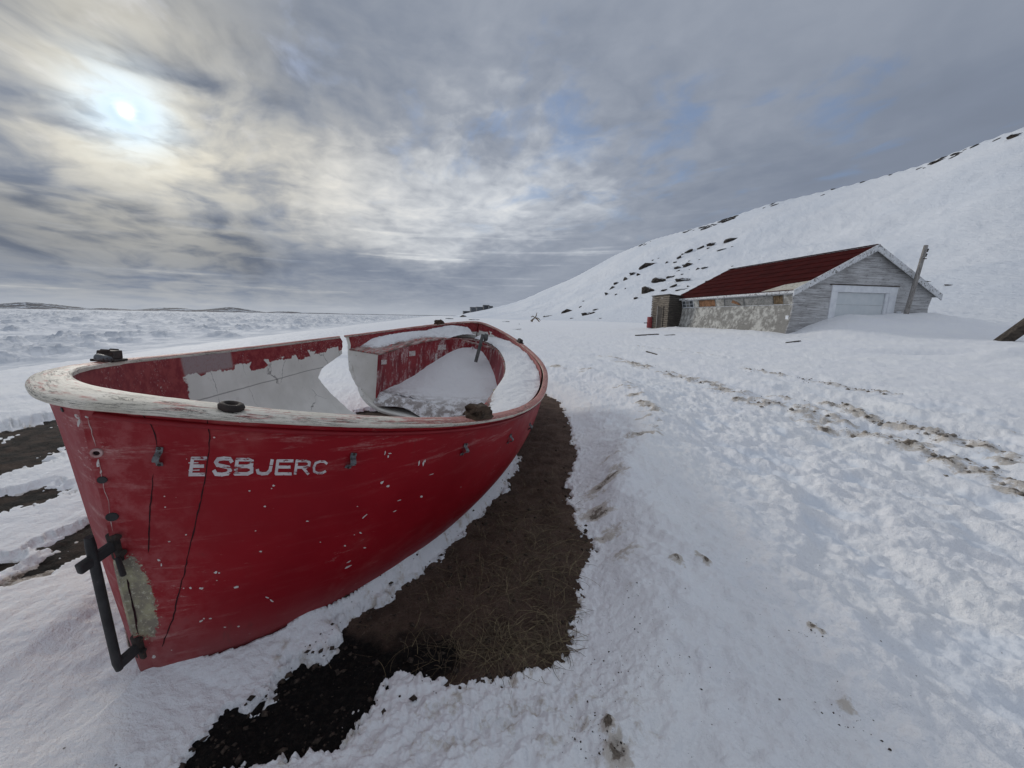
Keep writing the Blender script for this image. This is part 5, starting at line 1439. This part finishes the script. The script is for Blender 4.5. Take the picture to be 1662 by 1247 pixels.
for q in [(920, 700, 110, 34), (430, 530, 80, 50), (350, 590, 60, 45), (255, 636, 50, 30), (215, 680, 62, 34), (155, 740, 36, 55), (485, 545, 36, 35), (255, 750, 30, 25), (350, 690, 16, 25), (460, 790, 42, 30), (640, 395, 42, 14), (910, 362, 52, 38), (1010, 300, 95, 34), (1135, 262, 78, 34), (1210, 272, 40, 14), (870, 416, 60, 26), (890, 476, 60, 38), (900, 506, 40, 14), (1170, 476, 62, 18), (1100, 486, 40, 24), (1450, 492, 42, 24), (1460, 461, 22, 10), (1340, 291, 80, 11), (1460, 256, 25, 11), (1200, 613, 40, 11), (940, 541, 40, 14), (800, 571, 60, 24), (845, 564, 46, 12), (1120, 391, 22, 11), (1012, 405, 32, 18), (955, 448, 34, 26), (1000, 668, 24, 22), (945, 335, 30, 16), (700, 376, 30, 8), (780, 418, 34, 16), (1015, 498, 12, 10)]:
    qx, qy = Z3(*q)[:2]
    wh = ('low on the slope left of the plank shack' if qx < 1018 and qy > 440 else 'in the long outcrop row left of the shed' if qx < 1065 and qy > 415 else 'in the diagonal row high above the shed roof' if qy < 425 else 'close above the shed roof ridge' if qx > 1130 else 'just above the plank shack')
    rock(*Z3(*q), 'small dark rock '+wh, 'small rocks '+wh, tilt=.3)
Z2 = lambda a, b, c_, d: (680+a/5.54, 480+b/5.54, c_/5.54, d/5.54)
LOW = [((1330, 130, 125, 58), 'dark rock cluster at the foot of the hill, left of the pair'), ((1515, 152, 155, 50), 'wide dark rock at the foot of the hill, right of the pair'), ((1592, 121, 60, 22), 'small rock touching the wide dark rock at the hill foot'), ((1450, 98, 30, 24), 'small upright rock above the pair at the hill foot'),
       ((1170, 178, 130, 16), 'thin dark ledge left of the rock cluster at the hill foot'), ((1375, 201, 44, 16), 'small flat rock below the rock cluster at the hill foot'), ((395, 182, 85, 30), 'dark shore rock below the far houses'), ((265, 205, 70, 18), 'flat shore rock seen over the far boat rail'), ((485, 212, 90, 24), 'dark shore rock just over the far end of the boat'), ((770, 233, 105, 10), 'thin dark patch of rock on the snow beyond the boat'), ((1640, 201, 62, 10), 'thin rock ledge right of the wide rock at the hill foot'), ((900, 254, 9, 15), 'tiny upright stone on the snow beyond the boat'), ((1480, 48, 22, 10), 'lone small rock above the hill foot'), ((860, 301, 100, 7), 'thin dark strip on the snow behind the boat')]
for q, lb in LOW: rock(*Z2(*q), lb, 'rocks along the foot of the hill', tilt=.1)
for px, py, a_, b_ in [(1503, 457, 9, 2.5), (1539, 462, 10, 3)]:
    rock(px, py, a_, b_, 'small dark stone on the open slope, '+('nearer to' if px < 1520 else 'farther from')+' the shed eave', 'stones right of the shed', .05)
rock(962, 507, 12, 6, 'dark stone at the right end of the hill foot rocks', 'rocks along the foot of the hill')
# broken rocks along the skyline
sky_r = [(p_[0], p_[1]) for p_ in RIDGE if 770 < p_[0] < 1662]
rs = random.Random(5)
for i in range(58):
    px = rs.choice([rs.uniform(835, 1660), rs.uniform(1130, 1260), rs.uniform(1490, 1590), rs.uniform(1040, 1150), rs.uniform(1140, 1180)])
    if i == 0: px = 1648
    py = np.interp(px, [q[0] for q in RIDGE], [q[1] for q in RIDGE])
    d_ = ray(px, py); a_ = math.atan2(d_[0], d_[1]); D = np.interp(a_, _az, _dr)*rs.uniform(.965, .995)
    x_, y_ = D*math.sin(a_), D*math.cos(a_); z_ = zsnow(x_, y_)
    s_ = D/FPX*rs.uniform(1.0, 2.6)*(3.0 if i == 0 else 1)
    o = bpy.data.objects.new('rock', rs.choice(ROCKM)); col.objects.link(o)
    o.scale = (s_*rs.uniform(1.6, 4.6)*(.45 if i == 0 else 1), s_*1.2, s_*.62); o.rotation_euler = (0, -.28, -a_); o.location = (x_, y_, z_+s_*.12)
    tag(o, 'largest dark rock on the skyline at the right edge' if i == 0 else 'small dark rock on the skyline '+(wh := 'left of the shed' if px < 1050 else 'above the plank shack and rock rows' if px < 1200 else 'above the red shed roof' if px < 1420 else 'above and right of the pole'), 'rock', None if i == 0 else 'skyline rocks '+wh)
# driftwood snag at the foot of the hill
p_ = hit_ground(868, 523)
sg = empty('driftwood', p_, label='twisted pale brown driftwood snag on the snow at the hill foot', cat='driftwood')
k_ = np.linalg.norm(p_-CAMP)/FPX
for pts, r_ in (([(-5, 0, 0), (-3, .5, 4), (0, 0, 7), (4, 0, 4.5), (8, 0, -.5)], 1.3), ([(-6, 0, 8), (-3, 0, 9.5), (0, 0, 7), (2, 0, 10), (3, 0, 15)], 1.0), ([(-7, 0, 1.5), (-4, 0, 4), (-2, 0, 6)], .9), ([(2, 0, 7), (6, .5, 6), (9, 0, 2)], .8)):
    MB().tube([np.array(q)*k_ for q in pts], [r_*k_*.8]*(len(pts)-1)+[r_*k_*.4], 7).build('limb', MATS['slat_brown'], sg, True)

# dark slanting timber at the right, sunk in a drift
a_ = hit_ground(1626, 553); dd_ = np.linalg.norm(a_-CAMP); b_ = CAMP+ray(1700, 503)*dd_*1.02; a_ = a_+(a_-b_)*.35+np.array([0, 0, -.1])
tm = MB().bar(a_, b_, .5, .26*dd_/20).build('slanting_timber', MATS['old_timber']); bevel(tm, .04); tag(tm, 'dark slanting timber end rising from a drift at the right edge', 'timber')

# ------------------------------------------------------------------ far houses on the point
simple('far_wall', (.115, .125, .14), (.16, .17, .185), .4, .8); simple('far_wall_dark', (.055, .06, .07), (.085, .09, .10), .4, .8); simple('far_roof', (.075, .08, .09), (.10, .105, .115), .4, .8)
def far_house(px, py, wpx, hpx, mat, label, roofh=.0):
    d_ = ray(px, py); hn = math.hypot(d_[0], d_[1]); D = float(np.interp(math.atan2(d_[0], d_[1]), _ag, _DR))*.985; x_, y_ = d_[0]/hn*D, d_[1]/hn*D; z_ = zsnow(x_, y_)
    s_ = D/FPX; w_, h_ = wpx*s_, hpx*s_
    hz_ = empty('house', (x_, y_, z_-1.5), -math.atan2(x_, y_)+.2, label=label, cat='house', group='far houses on the point')
    MB().box((-w_/2, -4, 0), (w_/2, 4, h_+1.5)).build('wall', mat, hz_)
    zt = h_+1.5
    MB().add([(-w_/2-.4, -4.4, zt-.1), (w_/2+.4, -4.4, zt-.1), (w_/2+.4, 4.4, zt-.1), (-w_/2-.4, 4.4, zt-.1), (-w_/2-.4, 0, zt+roofh), (w_/2+.4, 0, zt+roofh)], [(0, 1, 5, 4), (2, 3, 4, 5), (0, 4, 3), (1, 2, 5), (0, 3, 2, 1)]).build('roof', MATS['far_roof'], hz_)
    n = max(2, int(w_/4))
    for k in range(n):
        c_ = -w_/2+w_*(k+.5)/n; wi = MB().box((c_-.7, -4.06, 1.5+h_*.35), (c_+.7, -4.0, 1.5+h_*.35+1.4)).build('window', MATS['dark_pane'], hz_)
far_house(757, 505, 10, 3.0, MATS['far_wall_dark'], 'low dark house at the left end of the far group', .4)
far_house(769, 506, 11, 6.0, MATS['far_wall'], 'tall grey house second from left in the far group', 1.2)
far_house(779, 505.5, 12, 5, MATS['far_wall'], 'pale grey house in the middle of the far group', .8)
far_house(789, 503, 9, 5.5, MATS['far_wall_dark'], 'dark house highest on the point in the far group', 1.2)
far_house(796, 500, 6, 3, MATS['far_wall'], 'small grey house at the right end of the far group', .8)

# ------------------------------------------------------------------ dead grass and crumbs of earth
simple('straw', (.16, .125, .07), (.27, .215, .13), 40, .85)
simple('straw_dark', (.07, .052, .034), (.13, .10, .065), 40, .9)
def grass(name, n, region, mat, label, lmin, lmax, wd):
    V = []; F = []
    g = np.random.default_rng(hash(name) % 1000 if False else len(name)*7)
    c_ = 0
    while c_ < n:
        x_, y_ = region(g)
        sdv = float(poly_sd(np.array([x_]), np.array([y_]), SOIL_POLY)[0])
        if sdv > .03: continue
        z_ = float(soil_z(np.array([x_]), np.array([y_]))[0]); c_ += 1
        L_ = g.uniform(lmin, lmax); a0 = g.uniform(0, 2*math.pi); bend = g.uniform(-1.6, 1.6); rise = g.uniform(.05, .55); ww = wd*g.uniform(.6, 1.3)
        p_ = np.array([x_, y_, z_+.003]); k = len(V); seg = 6
        for i in range(seg+1):
            f_ = i/seg; a_ = a0+bend*f_
            d_ = np.array([math.cos(a_), math.sin(a_), rise*(1-1.9*f_)]); nrm = np.array([-math.sin(a_), math.cos(a_), .25])*ww*(1-.6*f_)
            V += [p_-nrm, p_+nrm]
            if i: F.append((k+2*i-2, k+2*i-1, k+2*i+1, k+2*i))
            p_ = p_+d_*L_/seg
            p_[2] = max(p_[2], z_-.01+.006)
    o = mesh_obj(name, V, np.array(F), mat); tag(o, label, 'grass', kind='stuff')
def reg_a(g):
    c_ = [(.25, 2.3, .25, .35), (.1, 2.75, .25, .3), (.3, 1.95, .2, .25), (.0, 2.2, .3, .5), (.35, 3.2, .25, .5), (-.05, 1.62, .16, .07), (.28, 1.6, .15, .1), (-.2, 2.0, .25, .3)][g.integers(8)]
    return g.normal(c_[0], c_[2]), g.normal(c_[1], c_[3])
grass('dead_grass', 620, reg_a, MATS['straw'], 'thin straw-coloured dead grass on the bare earth', .06, .22, .0011)
grass('matted_grass', 1500, reg_a, MATS['straw_dark'], 'matted dark dead grass on the bare earth', .04, .15, .0014)
def crumbs(name, n, gen, smin, smax, label, mat):
    base = [np.array(v) for v in ((1, 0, 0), (-1, 0, 0), (0, 1, 0), (0, -1, 0), (0, 0, 1), (0, 0, -.6))]
    fc = [(0, 2, 4), (2, 1, 4), (1, 3, 4), (3, 0, 4), (2, 0, 5), (1, 2, 5), (3, 1, 5), (0, 3, 5)]
    P_ = np.array([gen() for _ in range(n)]); Zs = np.maximum(snow_z(P_[:, 0], P_[:, 1])[0], soil_z(P_[:, 0], P_[:, 1]))
    V = []; F = []
    for (x_, y_), z_ in zip(P_, Zs):
        s_ = smin*(smax/smin)**(random.random()**2.2); a_ = random.uniform(0, 6.28); k = len(V)
        for b in base:
            q = b*np.array([random.uniform(.7, 1.5), random.uniform(.6, 1), random.uniform(.4, .8)])*s_
            V.append((x_+q[0]*math.cos(a_)-q[1]*math.sin(a_), y_+q[0]*math.sin(a_)+q[1]*math.cos(a_), z_+q[2]+s_*.15))
        F += [tuple(i+k for i in f) for f in fc]
    o = mesh_obj(name, V, np.array(F), mat); tag(o, label, 'earth', kind='stuff')
simple('crumb', (.028, .02, .016), (.075, .055, .042), 60, .95)
cl = [(ground(a, b, .12)[:2], s_) for a, b, s_ in [(1000, 1080, .10), (1060, 1090, .12), (985, 1190, .04), (960, 1150, .08), (1000, 1240, .10), (1100, 1120, .2), (1300, 1080, .08), (1370, 1190, .06), (1020, 960, .06), (1030, 1020, .06), (1090, 1060, .1), (960, 1210, .05), (930, 860, .06), (925, 960, .05), (1320, 1065, .04), (1150, 1050, .5), (1400, 1130, .3)]]
def gen1():
    c_, s_ = random.choice(cl); return random.gauss(c_[0], s_), random.gauss(c_[1], s_)
crumbs('earth_crumbs', 330, gen1, .0014, .0062, 'dark crumbs of earth scattered over the near snow', MATS['crumb'])
PT = np.concatenate([P_[:-1] for P_, hw, a_ in TRACKS[:4]])
def gen2():
    P_, hw, a_ = random.choice(TRACKS[:4]); i = random.randrange(len(P_)-1); f_ = random.random(); q = P_[i]*(1-f_)+P_[i+1]*f_
    return q[0]+random.gauss(0, hw*.8), q[1]+random.gauss(0, hw*.8)
simple('slush', (.14, .115, .09), (.36, .32, .28), 8, .8, c3=(.07, .055, .043), s3=20)
crumbs('slush_lumps', 420, gen2, .008, .05, 'brown lumps of dirty slush thrown up along the tracks', MATS['slush'])
def gen3():
    q = SOIL_POLY[random.randrange(len(SOIL_POLY))]; r_ = SOIL_POLY[random.randrange(len(SOIL_POLY))]; f_ = random.random()
    return q[0]*(1-f_)+r_[0]*f_, q[1]*(1-f_)+r_[1]*f_
crumbs('earth_clods', 900, gen3, .003, .022, 'dark clods on the bare earth beside the boat', MATS['crumb'])
